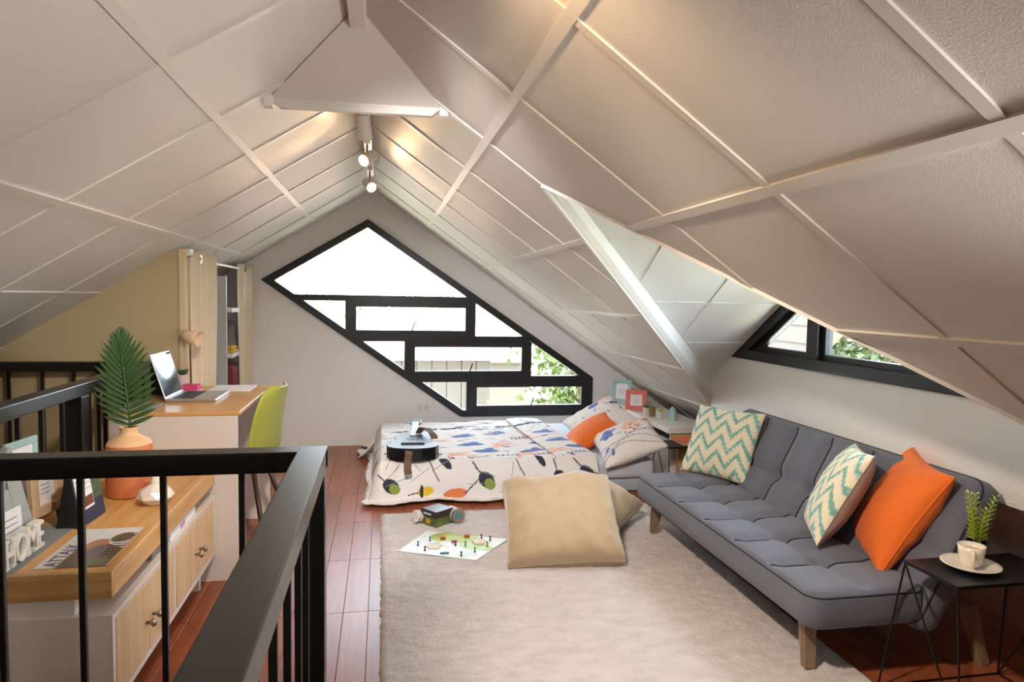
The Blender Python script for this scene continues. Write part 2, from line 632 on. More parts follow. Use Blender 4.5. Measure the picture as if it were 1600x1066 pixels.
# joint battens on the dormer slopes
for sg in (1, -1):
    for d in (0.42, 0.86, 1.24):
        y = DY + sg * d
        x0 = DX + d / DK + 0.01
        mb = MB().prism([(x0, y - 0.01, dz(y - 0.01)), (WX, y - 0.01, dz(y - 0.01)), (WX, y + 0.01, dz(y + 0.01)), (x0, y + 0.01, dz(y + 0.01))], -ND[sg] * 0.004)
        mb.build('batten', M_['dormer'], dorm)
    for x, d0, d1 in ((1.27, 0.05, 0.42), (1.27, 0.42, 0.69), (1.72, 0.42, 0.86), (1.72, 0.86, 1.16)):
        p = [(x - 0.01, DY + sg * d0), (x + 0.01, DY + sg * d0), (x + 0.01, DY + sg * d1), (x - 0.01, DY + sg * d1)]
        MB().prism([(q[0], q[1], dz(q[1])) for q in p], -ND[sg] * 0.004).build('batten', M_['dormer'], dorm)
for k, sg in enumerate((1, -1)):
    yw = DY + sg * DK * (WX - DX)
    out = Vector((-DK * sg * sg, 1 * sg, 0)).normalized()
    p = [(DX, DY, zr(DX) - 0.006), (WX, yw, zr(WX) - 0.006), (WX, yw, dz(yw)), (DX, DY, dz(DY))]
    struct(MB().prism(p, out * 0.012), 'trim_%d' % (3 + k), M_['dormer'])
# dormer wall with the opening for the window
SILL = 0.955
ys = DY + (DRZ - SILL) / DT
yw = DY + DK * (WX - DX)
zc = dz(yw)
b = MB()
b.prism([(WX, y, z) for y, z in ((yw, zr(WX) - 0.02), (yw, zc), (ys, SILL), (2 * DY - ys, SILL), (2 * DY - yw, zc), (2 * DY - yw, zr(WX) - 0.02))], (0.12, 0, 0))
struct(b, 'wall_right', M_['white'])

# back gable wall with the window opening
OUT = [(-0.121, 1.945), (-0.99, 1.416), (0.69, 0.240), (1.90, 0.240), (1.90, 0.585)]
b = MB()
OUT_CCW = OUT
wall_poly(b, [(-2.2, -0.05), (3.1, -0.05), (3.1, zr(3.1) + 0.05), (RX, RZ + 0.03), (-2.2, zl(-2.2) + 0.05)], [OUT_CCW], lambda x, z: (x, YB, z), (0, 0.14, 0))
struct(b, 'wall_back', M_['white'])
# wall shell out of view and the stair side
b = MB().box(-2.2, -2.12, Y0, YB, -2.6, zl(-2.2) + 0.1)
struct(b, 'wall_left', M_['tan'])
b = MB()
wall_poly(b, [(-2.2, -2.6), (3.1, -2.6), (3.1, 0.0), (RX, RZ), (-2.2, zl(-2.2))], [], lambda x, z: (x, Y0, z), (0, -0.1, 0))
struct(b, 'wall_front', M_['tan'])
# closet end wall (tan) facing the stairs
b = MB()
b.prism([(-2.12, 4.13, -2.6), (-1.12, 4.13, -2.6), (-1.12, 4.13, zl(-1.12) + 0.005), (-2.12, 4.13, zl(-2.12) + 0.005)], (0, 0.06, 0))
struct(b, 'wall_closet', M_['tan'])
struct(MB().box(-1.12, -1.085, 4.12, 4.19, 0.0, zl(-1.12) - 0.005, 0.003), 'trim_5', mat('cream_trim', (226, 204, 164), 0.5))

# ------------------------------------------------------------------ floor
b = MB()
b.box(-0.13, 3.1, Y0, YB, -0.2, -0.006)
b.box(-1.27, -0.13, 1.60, YB, -0.2, -0.006)
b.box(-2.2, -1.27, 4.13, YB, -0.2, -0.006)
b.box(-2.2, -0.13, Y0, 4.13, -2.7, -2.6)
b.box(-0.13, -0.05, Y0, 1.68, -2.7, -0.2)
b.box(-1.27, -0.05, 1.60, 1.68, -2.7, -0.2)
b.box(-1.27, -1.19, 1.60, 4.2, -2.7, -0.2)
floor = struct(b, 'floor', M_['grout'])
TW, TLn = 0.1, 0.57
tile_me = {}
def tiles(xa, xb, ya, yb):
    x = xa
    while x < xb - 0.02:
        k = 0
        y = ya
        while y < yb - 0.02:
            key = (round(min(TW, xb - x), 3), round(min(TLn, yb - y), 3))
            if key not in tile_me:
                o = MB().box(0.0012, key[0] - 0.0012, 0.0012, key[1] - 0.0012, -0.008, 0, 0.0008, 1).build('floor_plank', M_['tile'], floor)
                tile_me[key] = o
                o.location = (x, y, 0)
            else:
                o = tile_me[key].copy(); COL.objects.link(o); o.parent = floor; o.location = (x, y, 0)
            y += TLn
        x += TW
tiles(-1.25, 0.05, 1.66, 6.0)
tiles(0.05, 2.45, 3.94, 4.51)
tiles(1.65, 2.55, 1.66, 3.94)

# ------------------------------------------------------------------ back window
def halfplanes(poly, z0, z1, x0, x1):
    for a in ((0, -1, -z0), (0, 1, z1), (-1, 0, -x0), (1, 0, x1)):
        if poly: poly = clip(poly, *a)
    return poly


def frame_ring(parent, poly, wdt, to3, vec, m, name='frame_bar'):
    """mitred frame bars along the edges of poly"""
    inn = inset(poly, wdt)
    n = len(poly)
    for i in range(n):
        j = (i + 1) % n
        MB().prism([to3(*poly[i]), to3(*poly[j]), to3(*inn[j]), to3(*inn[i])], vec).build(name, m, parent)
    return inn


win = thing('window_1', None, None, (0.4, YB, 0.3))
win['kind'] = 'structure'
to3 = lambda x, z: (x, YB - 0.03, z)
inn = frame_ring(win, OUT, 0.058, to3, (0, 0.09, 0), M_['black'])
def hbar(x0, x1, z0, z1):
    q = halfplanes(OUT, z0, z1, x0, x1)
    MB().prism([(x, YB - 0.025, z) for x, z in q], (0, 0.08, 0)).build('mullion', M_['black'], win)
hbar(-0.82, 0.80, 1.25, 1.30)
hbar(-0.33, 1.30, 0.905, 0.955)
hbar(0.18, 1.84, 0.55, 0.60)
ZR = [(0.955, 1.25), (0.60, 0.905), (0.29, 0.55)]
for (za, zb), xl, xr in zip(ZR, (-0.285, 0.215, 0.76), (0.79, 1.30, None)):
    hbar(xl - 0.022, xl + 0.022, za, zb)
    if xr: hbar(xr - 0.022, xr + 0.022, za, zb)
def pane(poly, parent=win):
    MB().prism([(x, YB + 0.02, z) for x, z in poly], (0, 0.006, 0)).build('pane', M_['glass'], parent)
pane(halfplanes(inn, 1.29, 3, -5, 5))
for (za, zb), xl, xr in zip(ZR, (-0.285, 0.215, 0.76), (0.79, 1.30, 1.87)):
    p = halfplanes(inn, za, zb, -5, xl - 0.02)
    if p: pane(p)
    p = halfplanes(inn, za, zb, xr + 0.02, 5)
    if p and xr < 1.8: pane(p)
    # opening sash between the mullions
    x0, x1 = xl + 0.022, (xr - 0.022 if xr < 1.8 else 1.842)
    sash = MB()
    q = [(x0, za), (x1, za), (x1, zb), (x0, zb)]
    q2 = inset(q, 0.048)
    for i in range(4):
        j = (i + 1) % 4
        sash.prism([(x, YB - 0.035, z) for x, z in (q[i], q[j], q2[j], q2[i])], (0, 0.05, 0))
    so = sash.build('sash', M_['black'], win)
    MB().prism([(x, YB - 0.005, z) for x, z in q2], (0, 0.006, 0)).build('pane', M_['glass'], so)
    xm = (x0 + x1) / 2
    MB().tube([(xm, YB - 0.045, za + 0.035), (xm + 0.006, YB - 0.07, za + 0.06), (xm + 0.028, YB - 0.075, za + 0.125)], 0.006, 6).build('handle', M_['black'], so)

# dormer window
win2 = thing('window_2', None, None, (WX, DY, SILL))
win2['kind'] = 'structure'
TRI = [(DY - (ys - DY), SILL), (ys, SILL), (DY, DRZ)]
TRI = inset(TRI, 0.002)
to3b = lambda y, z: (WX - 0.01, y, z)
inn2 = frame_ring(win2, TRI, 0.055, to3b, (0.09, 0, 0), M_['black'])
for y0, y1 in ((3.07, 3.16), (1.90, 1.99)):
    p = halfplanes(inn2, 0, 3, y0, y1)
    if p: MB().prism([(WX - 0.005, y, z) for y, z in p], (0.08, 0, 0)).build('mullion', M_['black'], win2)
for y0, y1 in ((3.16, 5), (1.99, 3.07), (-1, 1.90)):
    p = halfplanes(inn2, 0, 3, y0, y1)
    if not p: continue
    f = MB()
    p2 = inset(p, 0.03)
    n = len(p)
    for i in range(n):
        j = (i + 1) % n
        f.prism([(WX + 0.02, y, z) for y, z in (p[i], p[j], p2[j], p2[i])], (0.04, 0, 0))
    s2 = f.build('sash', M_['black'], win2)
    MB().prism([(WX + 0.035, y, z) for y, z in p2], (0.006, 0, 0)).build('pane', M_['glass'], s2)

# wall socket under the window
t = thing('wall_socket', 'white double wall socket on the back wall under the slanted window', 'socket', (0.365, YB, 0.325))
MB().box(0.305, 0.425, YB - 0.008, YB, 0.285, 0.365, 0.004).build('cover_plate', M_['lampw'], t)
for x in (0.34, 0.39):
    b = MB().box(x - 0.017, x + 0.017, YB - 0.011, YB - 0.007, 0.305, 0.345, 0.003)
    b.build('outlet', mat('socket_insert', (214, 208, 204), 0.4), t)

# ------------------------------------------------------------------ track lights
t = thing('track_light', 'white ceiling track under the ridge with warm spotlights aimed left and right', 'lamp', (RX, 4.0, RZ))
b = MB().box(RX - 0.022, RX + 0.022, 2.66, 4.75, 2.10, 2.135, 0.003)
b.build('track_rail', M_['lampw'], t)
for y in (2.9, 3.8, 4.6):
    MB().box(RX - 0.008, RX + 0.008, y - 0.008, y + 0.008, 2.13, RZ - 0.002).build('hanger', M_['lampw'], t)
SPOTS = [(3.18, 2.03, (0.12, 0.35, -1.0), True), (3.66, 2.005, (-0.55, -0.75, -0.5), True), (4.42, 1.985, (0.35, -0.85, -0.45), True)]
for y, z, d, on in SPOTS:
    d = Vector(d).normalized()
    M = d.to_track_quat('Z', 'Y').to_matrix().to_4x4()
    c = Vector((RX, y, z))
    hd = MB().lathe([(0.008, -0.075), (0.026, -0.07), (0.030, -0.05), (0.033, 0.03), (0.034, 0.035), (0.030, 0.035), (0.029, 0.025)], c, 20, M).build('spot_head', M_['lampw'], t, smooth=True, auto=0.6)
    MB().lathe([(0.0005, 0.026), (0.029, 0.026), (0.029, 0.028), (0.0005, 0.030)], c, 20, M).build('lens', M_['lampon'], hd)
    a = MB().box(RX - 0.016, RX + 0.016, y - 0.035, y + 0.035, 2.075, 2.10, 0.004).build('adapter', M_['lampw'], t)
    MB().tube([(RX, y, 2.08), (RX, y, z + 0.02)], 0.006, 8).build('arm', M_['metal'], t)
    p = c + d * 0.045
    lamp('spot_lamp', 'SPOT', p, 9, (1.0, 0.66, 0.34), 0.03, target=p + d, spot=1.9, blend=0.8)

# ------------------------------------------------------------------ railings
t = thing('stair_railing', 'black railing in the foreground with glossy top rail and thin balusters', 'railing', (-0.15, 1.59, 0))
b = MB().box(-1.6, -0.122, 1.56, 1.62, 0.903, 0.95, 0.003)
b.build('top_rail', M_['rail'], t)
b = MB().box(-0.185, -0.122, 0.15, 1.615, 0.9035, 0.9505, 0.003)
b.build('top_rail', M_['rail'], t)
b = MB().box(-0.183, -0.125, 1.562, 1.618, 0.0, 0.904, 0.002)
b.build('post', M_['rail'], t)
def baluster(x, y, z1, par, z0=0.0, r=0.0065):
    MB().box(x - r, x + r, y - r, y + r, z0, z1, 0.0015, 1).build('baluster', M_['rail'], par)
for x in (-0.306, -0.469, -0.634, -0.790, -0.95, -1.11):
    baluster(x, 1.59, 0.904, t)
for y in (1.44, 1.31, 1.16, 1.01, 0.86, 0.71, 0.56, 0.41):
    baluster(-0.153, y, 0.905, t)
t = thing('stair_railing', 'black railing behind the oak console and palm leaf, along the tan wall', 'railing', (-1.25, 3.1, 0))
MB().box(-1.285, -1.215, 1.7, 4.10, 0.862, 0.915, 0.004).build('top_rail', M_['rail'], t)
MB().box(-2.08, -1.285, 4.03, 4.09, 0.862, 0.915, 0.004).build('top_rail', M_['rail'], t)
MB().box(-1.29, -1.21, 3.06, 3.14, -0.2, 0.863, 0.003).build('post', M_['rail'], t)
MB().box(-2.085, -2.03, 4.03, 4.085, -0.2, 0.863, 0.003).build('post', M_['rail'], t)
for y in (2.30, 2.47, 2.645, 2.815, 2.983, 3.236, 3.41, 3.58, 3.75, 3.92):
    baluster(-1.25, y, 0.863, t, -0.2, 0.008)
for x in (-1.40, -1.52, -1.64, -1.793, -1.956):
    baluster(x, 4.06, 0.863, t, -0.2, 0.008)
MB().bar((-2.055, 4.06, 0.888), (-2.055, 2.7, 0.20), 0.06, 0.053).build('stair_handrail', M_['rail'], t)

# ------------------------------------------------------------------ closet behind the curtains
t = thing('curtain', 'cream eyelet curtain with deep folds beside the tan wall', 'curtain', (-1.075, 4.4, 0))
def curtain(par, y0, y1, nf, x, z0, z1, amp, thick=0.006):
    n, k = 90, 26
    u = np.linspace(0, 1, n); v = np.linspace(0, 1, k)
    U, V = np.meshgrid(u, v, indexing='ij')
    ph = U * nf * 2 * PI
    X = x + amp * np.sin(ph) * (0.75 + 0.25 * V) + 0.006 * np.sin(3 * ph + 5 * V)
    Y = y0 + (y1 - y0) * U + 0.010 * np.sin(2 * ph + 1) + 0.012 * np.sin(V * 4 + U * 3) * (1 - V)
    Z = z0 + (z1 - z0) * V
    P = np.stack([X, Y, Z], -1)
    o = grid_mesh(P, 'curtain_fabric', M_['curtain'], par)
    md = o.modifiers.new('thick', 'SOLIDIFY'); md.thickness = thick
    return o
curtain(t, 4.205, 4.62, 3.2, -1.085, 0.02, 1.535, 0.055)
MB().lathe([(0.014, -0.006), (0.024, -0.006), (0.024, 0.006), (0.014, 0.006), (0.014, -0.006)], (-1.038, 4.25, 1.493), 20, Matrix.Rotation(PI / 2, 4, 'Y'), close=False).build('eyelet', M_['metal'], t)
t = thing('curtain', 'cream eyelet curtain gathered against the white back wall', 'curtain', (-1.075, 5.7, 0))
curtain(t, 5.50, 5.97, 1.6, -1.075, 0.02, 1.525, 0.035)
MB().lathe([(0.014, -0.006), (0.024, -0.006), (0.024, 0.006), (0.014, 0.006), (0.014, -0.006)], (-1.035, 5.58, 1.487), 20, Matrix.Rotation(PI / 2, 4, 'Y'), close=False).build('eyelet', M_['metal'], t)
t = thing('curtain_rod', 'thin white curtain rod across the closet opening', 'rod', (-1.075, 5, 1.49))
MB().tube([(-1.075, 4.20, 1.493), (-1.075, 5.99, 1.487)], 0.009, 10).build('rod', M_['lampw'], t)
MB().box(-1.11, -1.06, 4.145, 4.205, 1.505, 1.545, 0.006).build('bracket', M_['lampw'], t)
t = thing('closet_shelf', 'pale grey shelf unit seen between the closet curtains', 'shelf', (-1.5, 5.6, 0))
MB().box(-2.0, -1.098, 5.20, 5.225, 0.0, 1.42).build('side_panel', M_['closet'], t)
for z in (0.56, 0.83, 1.16):
    MB().box(-2.0, -1.062, 5.227, 5.47, z, z + 0.03, 0.002).build('shelf_board', M_['lampw'], t)
t = thing('folded_towel', 'mustard folded towel on the closet shelf', 'towel', (-1.22, 5.6, 0.86))
MB().box(-1.40, -1.066, 5.25, 5.46, 0.861, 0.885, 0.01).build('fold', M_['yellow'], t)
MB().box(-1.39, -1.07, 5.255, 5.45, 0.886, 0.91, 0.01).build('fold', M_['yellow'], t)
o = MB().box(-1.40, -1.066, 5.25, 5.46, 0.591, 0.76, 0.03, 3).build('fabric_bag', M_['burg'], smooth=True)
tag(o, 'dark red fabric bag on the lower closet shelf', 'bag')

# ------------------------------------------------------------------ media console
cx0, cx1, cy0, cy1 = -1.16, -0.732, 2.018, 3.195
t = thing('media_console', 'low white console with oak doors and an oak tray top', 'cabinet', (-0.95, 2.6, 0))
b = MB()
b.box(cx0, cx1, cy0, cy1, 0.125, 0.145)
b.box(cx0, cx1, cy0, cy0 + 0.02, 0.145, 0.40)
b.box(cx0, cx1, cy1 - 0.02, cy1, 0.145, 0.40)
b.box(cx0, cx0 + 0.012, cy0 + 0.02, cy1 - 0.02, 0.145, 0.40)
b.box(cx0, cx1, cy0 + 0.02, cy1 - 0.02, 0.382, 0.40)
b.box(cx0 + 0.02, cx1 - 0.001, 2.585, 2.61, 0.145, 0.382)
b.build('carcass', M_['lam'], t)
b = MB()
b.box(cx0, cx1 - 0.10, cy0 + 0.012, cy0 + 0.04, 0.40, 0.452)
b.box(cx0, cx1 - 0.10, cy1 - 0.04, cy1 - 0.012, 0.40, 0.452)
b.box(cx0, cx0 + 0.02, cy0 + 0.04, cy1 - 0.04, 0.40, 0.452)
b.build('slot_support', M_['lam'], t)
tray = MB().box(cx0, cx1 - 0.002, cy0 + 0.002, cy1, 0.452, 0.508).build('tray_base', M_['oak'], t)
for a in ((cx0, cx1, cy0, cy0 + 0.016), (cx0, cx1, cy1 - 0.016, cy1 + 0.001), (cx0, cx0 + 0.016, cy0 + 0.016, cy1 - 0.016), (cx1 - 0.016, cx1 + 0.001, cy0 + 0.016, cy1 - 0.016)):
    MB().box(*a, 0.45, 0.524, 0.001, 1).build('tray_rim', M_['oak_x'] if a[1] - a[0] > 0.1 else M_['oak'], t)
DOORS = [(2.04, 2.311), (2.314, 2.583), (2.612, 2.893), (2.896, 3.173)]
for i, (ya, yb) in enumerate(DOORS):
    d = MB().box(cx1 - 0.014, cx1 + 0.002, ya, yb, 0.148, 0.379, 0.0015, 1).build('door', M_['oak_d'], t)
    yk = yb - 0.03 if i % 2 == 0 else ya + 0.03
    MB().lathe([(0.005, 0), (0.005, 0.012), (0.012, 0.018), (0.014, 0.024), (0.010, 0.030), (0.0005, 0.032)], (cx1 + 0.002, yk, 0.252), 14, Matrix.Rotation(PI / 2, 4, 'Y')).build('knob', M_['metal'], d, smooth=True)
for x in (cx0 + 0.05, cx1 - 0.06):
    for y in (cy0 + 0.07, cy1 - 0.08):
        MB().box(x - 0.015, x + 0.015, y - 0.015, y + 0.015, 0, 0.125).build('leg', M_['lam'], t)
b = MB().box(-1.03, -0.745, 2.60, 2.93, 0.4005, 0.43, 0.002, 1)
b.build('brochure_stack', M_['paperw'])
o = bpy.data.objects['brochure_stack']
tag(o, 'white brochure stack with pink print in the console slot', 'brochures')
MB().box(-0.7455, -0.744, 2.72, 2.78, 0.406, 0.424).build('printed_block', mat('mauve_print', (206, 150, 190), 0.6), o)
o = MB().box(-1.02, -0.752, 2.42, 2.56, 0.4005, 0.442, 0.003, 1).build('storage_tin', mat('grey_tin', (120, 112, 104), 0.4), None)
tag(o, 'small grey tin in the console slot, left of the brochures', 'tin')

# runner, letters, frames
o = MB().box(-1.125, -1.005, 2.05, 2.50, 0.508, 0.5105).build('table_runner', M_['grey'])
tag(o, 'grey runner strip lying on the left of the console', 'runner')


def text_mesh(txt, size, depth, serif=True):
    c = bpy.data.curves.new('txt', 'FONT')
    c.body = txt
    c.size = size
    c.extrude = depth
    o = bpy.data.objects.new('txt', c)
    COL.objects.link(o)
    dg = bpy.context.evaluated_depsgraph_get()
    me = bpy.data.meshes.new_from_object(o.evaluated_get(dg))
    bpy.data.objects.remove(o)
    b = bmesh.new(); b.from_mesh(me)
    bmesh.ops.remove_doubles(b, verts=b.verts, dist=1e-5)
    bmesh.ops.dissolve_degenerate(b, edges=b.edges, dist=1e-6)
    b.to_mesh(me); b.free()
    return me


def place_text(txt, size, depth, M, name, m, parent, sx=1.0):
    me = text_mesh(txt, size, depth)
    T = (BASE[parent.name].inverted() if parent is not None else Matrix.Identity(4)) @ M @ Matrix.Diagonal((sx, 1, 1, 1))
    me.transform(T)
    me.materials.clear(); me.materials.append(m)
    return link(name, me, parent)


def frame_matrix(o, right, up):
    r = Vector(right).normalized(); u = Vector(up); u = (u - r * u.dot(r)).normalized(); n = r.cross(u)
    return Matrix(((r.x, u.x, n.x, o[0]), (r.y, u.y, n.y, o[1]), (r.z, u.z, n.z, o[2]), (0, 0, 0, 1)))


t = thing('word_sign', 'white standing letters spelling HOME on the grey runner', 'sign', (-1.04, 2.2, 0.511))
y = 2.085
for ch, wd in zip('HOME', (0.056, 0.062, 0.068, 0.052)):
    # serif letters facing the room (+X), reading away from the photographer
    M = frame_matrix((-1.035, y, 0.5115), (0, 1, 0), (0, 0, 1))
    lt = place_text(ch, 0.118, 0.011, M, 'letter', M_['lampw'], t, sx=wd / 0.085)
    if ch in 'HME':
        b = bmesh.new(); b.from_mesh(lt.data)
        off = BASE[t.name].translation
        for yy in ((y + 0.010, y + wd * 0.78) if ch != 'E' else (y + 0.010,)):
            for zz in (0.5115, 0.5115 + 0.076):
                r = bmesh.ops.create_cube(b, size=1)
                for q in r['verts']:
                    q.co = Vector((-1.035 + q.co.x * 0.022, yy + q.co.y * 0.024, zz + 0.0045 + q.co.z * 0.009)) - off
        b.to_mesh(lt.data); b.free()
    y += wd


def photo_frame(name, label, cat, M, w, h, bw, m, th=0.018, picture=None, stand=True, extra=None):
    """frame in local x (right), y (up), z (towards viewer); origin at bottom centre"""
    t = thing(name, label, cat, M.to_translation(), M.to_3x3())
    def L(mb, nm, mm): return mb.build(nm, mm, t, local=True)
    for a in ((-w / 2, w / 2, 0, bw), (-w / 2, w / 2, h - bw, h), (-w / 2, -w / 2 + bw, bw, h - bw), (w / 2 - bw, w / 2, bw, h - bw)):
        L(MB().box(*a, 0, th, 0.002, 1), 'frame_bar', m)
    L(MB().box(-w / 2 + bw, w / 2 - bw, bw, h - bw, 0.002, 0.007), 'picture', picture or M_['paperw'])
    pw, ph = w - 2 * bw, h - 2 * bw
    b = MB()
    for k in range(3):
        b.box(-pw * 0.22, pw * 0.22, bw + ph * (0.3 + 0.13 * k), bw + ph * (0.31 + 0.13 * k) + 0.0015, 0.007, 0.0076)
    L(b, 'printed_lines', M_['grey'])
    if stand:
        L(MB().box(-0.015, 0.015, 0.01, h * 0.6, -0.003, 0), 'stand', M_['dark'])
    return t


def upr(yaw, lean):
    """matrix of a panel facing direction yaw (radians from +X), leaning back"""
    f = Vector((math.cos(yaw), math.sin(yaw), 0))
    r = Vector((-f.y, f.x, 0))
    u = Vector((0, 0, 1)) * math.cos(lean) - f * math.sin(lean)
    return r, u


def at(o, yaw, lean):
    r, u = upr(yaw, lean)
    return frame_matrix(o, r, u)


# tall grey letter A frame
t = thing('letter_frame', 'large grey letter A photo holder behind the white letters', 'frame', (-1.10, 2.2, 0.511))
M = at((-1.085, 2.21, 0.511), math.radians(-4), 0.06)
def LM(pts): return [M @ Vector(p) for p in pts]
b = MB()
ht, hb, hw = 0.32, 0.115, 0.135
nz = (M.to_3x3() @ Vector((0, 0, 1))) * 0.02
b.prism(LM([(-hw, 0, 0), (-hw + 0.075, 0, 0), (0.02, ht - 0.0, 0), (-0.035, ht, 0)]), nz)
b.prism(LM([(hw - 0.075, 0, 0), (hw, 0, 0), (0.035, ht, 0), (-0.02, ht, 0)]), nz)
b.prism(LM([(-0.09, 0.028, 0), (0.09, 0.028, 0), (0.035, 0.20, 0), (-0.035, 0.20, 0)]), nz * 0.95)
b.build('letter_body', M_['greyfr'], t)
b = MB().prism([p + nz for p in LM([(-0.052, 0.045, 0), (0.052, 0.045, 0), (0.052, 0.14, 0), (-0.052, 0.14, 0)])], nz * 0.15)
pic = b.build('picture', M_['paperw'], t)
b = MB()
for k in range(3):
    b.prism([p + nz * 1.15 for p in LM([(-0.03, 0.075 + k * 0.018, 0), (0.03, 0.075 + k * 0.018, 0), (0.03, 0.078 + k * 0.018, 0), (-0.03, 0.078 + k * 0.018, 0)])], nz * 0.02)
b.build('printed_lines', M_['grey'], pic)
# oak photo frame on a small easel
M = at((-1.118, 2.525, 0.545), math.radians(-9), 0.05)
fr = photo_frame('photo_frame', 'pale wooden photo frame on a small easel beside the grey letter A', 'frame', M, 0.165, 0.185, 0.036, wood('pale_pine', (206, 170, 128), (222, 190, 150), 0.5, 2, 'z'))
MB().bar((-0.055, -0.034, 0.012), (-0.055, 0.03, 0.006), 0.01, 0.01).build('easel_leg', M_['chairleg'], fr, local=True)
MB().bar((0.055, -0.034, 0.012), (0.055, 0.03, 0.006), 0.01, 0.01).build('easel_leg', M_['chairleg'], fr, local=True)
MB().bar((0, -0.034, -0.05), (0, 0.08, -0.004), 0.01, 0.01).build('easel_leg', M_['chairleg'], fr, local=True)
# teal framed card hanging behind on the railing
M = at((-1.175, 2.49, 0.60), math.radians(-6), 0.0)
t = photo_frame('photo_frame', 'pale teal frame with comb edge behind the wooden photo frame', 'frame', M, 0.165, 0.205, 0.022, M_['teal'], 0.012, stand=False)
b = MB()
for k in range(14):
    b.box(-0.080 + k * 0.0117, -0.073 + k * 0.0117, -0.014, 0.0, 0.003, 0.011)
b.build('comb_edge', M_['teal'], t, local=True)
MB().box(-0.015, 0.015, 0.03, 0.20, -0.012, -0.001).build('stand', M_['greyfr'], t, local=True)
MB().box(-0.008, 0.008, -0.096, 0.05, -0.012, -0.004).build('stand_leg', M_['greyfr'], t, local=True)

# desk calendar
t = thing('desk_calendar', 'dark blue tent calendar with a white month page on the console', 'calendar', (-1.02, 2.55, 0.508))
M = at((-0.975, 2.545, 0.509), math.radians(-3), 0.16)
B = at((-1.048, 2.547, 0.509), math.radians(-3), -0.17)
def panel(M, w, h, z0, z1, x0=None, y0=0.0):
    x0 = -w / 2 if x0 is None else x0
    mb = MB(); mb.box(x0, x0 + w, y0, y0 + h, z0, z1, M=M); return mb
panel(M, 0.18, 0.215, -0.004, 0).build('front_board', mat('navy_board', (44, 54, 80), 0.5), t)
panel(B, 0.18, 0.215, -0.004, 0).build('back_board', M_['dark'], t)
b = MB()
b.prism([M @ Vector((-0.09, 0, -0.004)), B @ Vector((-0.09, 0, 0)), B @ Vector((-0.09, 0.21, 0)), M @ Vector((-0.09, 0.21, -0.004))], (M.to_3x3() @ Vector((1, 0, 0))) * 0.002)
b.build('side_gusset', M_['dark'], t)
pg = panel(M, 0.105, 0.155, 0.0005, 0.003, -0.085, 0.05).build('month_page', M_['paperw'], t)
b = MB()
for r in range(5):
    for c in range(6):
        b.box(-0.08 + c * 0.016, -0.072 + c * 0.016, 0.115 + r * 0.018, 0.119 + r * 0.018, 0.003, 0.0034, M=M)
b.build('printed_dates', M_['greyfr'], pg)
panel(M, 0.04, 0.03, 0.003, 0.0036, -0.085, 0.055).build('orange_block', M_['orange'], pg)
panel(M, 0.062, 0.034, 0.003, 0.0036, -0.045, 0.058).build('maroon_block', mat('maroon_print', (120, 66, 62), 0.5), pg)
panel(M, 0.062, 0.14, 0.0005, 0.002, 0.024, 0.068).build('leafy_picture', mat('leafy_print', (74, 96, 76), 0.5, var=0.5, vscale=60), t)

# magazine with colour print, grid mesh
def smooth01(x, a, b): return np.clip((x - a) / (b - a), 0, 1)
def ell(U, V, cx, cy, rx, ry, ang=0.0):
    ca, sa = math.cos(ang), math.sin(ang)
    x = (U - cx) * ca + (V - cy) * sa; y = -(U - cx) * sa + (V - cy) * ca
    return (x / rx) ** 2 + (y / ry) ** 2 < 1
def flat_print(name, quad, n, k, fn, m, z, parent=None, th=0.0015):
    """quad: 4 plan corners (u0v0,u1v0,u1v1,u0v1)"""
    q = [np.array(p) for p in quad]
    U, V = np.meshgrid(np.linspace(0, 1, n), np.linspace(0, 1, k), indexing='ij')
    P2 = (1 - U)[..., None] * (1 - V)[..., None] * q[0] + U[..., None] * (1 - V)[..., None] * q[1] + U[..., None] * V[..., None] * q[2] + (1 - U)[..., None] * V[..., None] * q[3]
    P = np.concatenate([P2, np.full((n, k, 1), z)], -1)
    o = grid_mesh(P, name, m, parent, col=fn(U, V), smooth=False)
    md = o.modifiers.new('thick', 'SOLIDIFY'); md.thickness = th; md.offset = -1 if True else 1
    return o
def mag_print(U, V):
    C = np.full(U.shape + (3,), lin(214, 208, 204))
    C[V > 0.62 + 0.1 * np.sin(7 * U)] = lin(214, 216, 216)
    hill = (V < 0.62 - 0.5 * np.abs(U - 0.55)) & (U > 0.28)
    C[hill] = lin(112, 92, 74)
    C[ell(U, V, 0.5, 0.55, 0.16, 0.14, 0.6)] = lin(170, 122, 96)
    C[ell(U, V, 0.62, 0.36, 0.13, 0.16, 0.3)] = lin(112, 98, 110)
    C[ell(U, V, 0.70, 0.12, 0.22, 0.12)] = lin(110, 112, 84)
    C[ell(U, V, 0.78, 0.72, 0.16, 0.13, 0.4)] = lin(92, 96, 72)
    st = (U > 0.72) & (V < 0.85) & (np.sin(V * 95) > 0.1) & (V > 0.22)
    C[st] = lin(66, 54, 46)
    C[(U > 0.96)] = lin(206, 170, 124)
    return C
mz = 0.5105
mag_q = [(-0.968, 2.105), (-0.772, 2.105), (-0.772, 2.44), (-0.968, 2.44)]
mag = flat_print('magazine', mag_q, 60, 90, mag_print, M_['paper'], mz, th=0.002)
tag(mag, 'open travel magazine with a river landscape cover on the console', 'magazine')
place_text('ATTALK', 0.052, 0.0003, frame_matrix((-0.915, 2.115, mz + 0.0006), (0, 1, 0), (-1, 0, 0)), 'cover_title', mat('navy_ink', (56, 66, 120), 0.5), mag, sx=0.95)

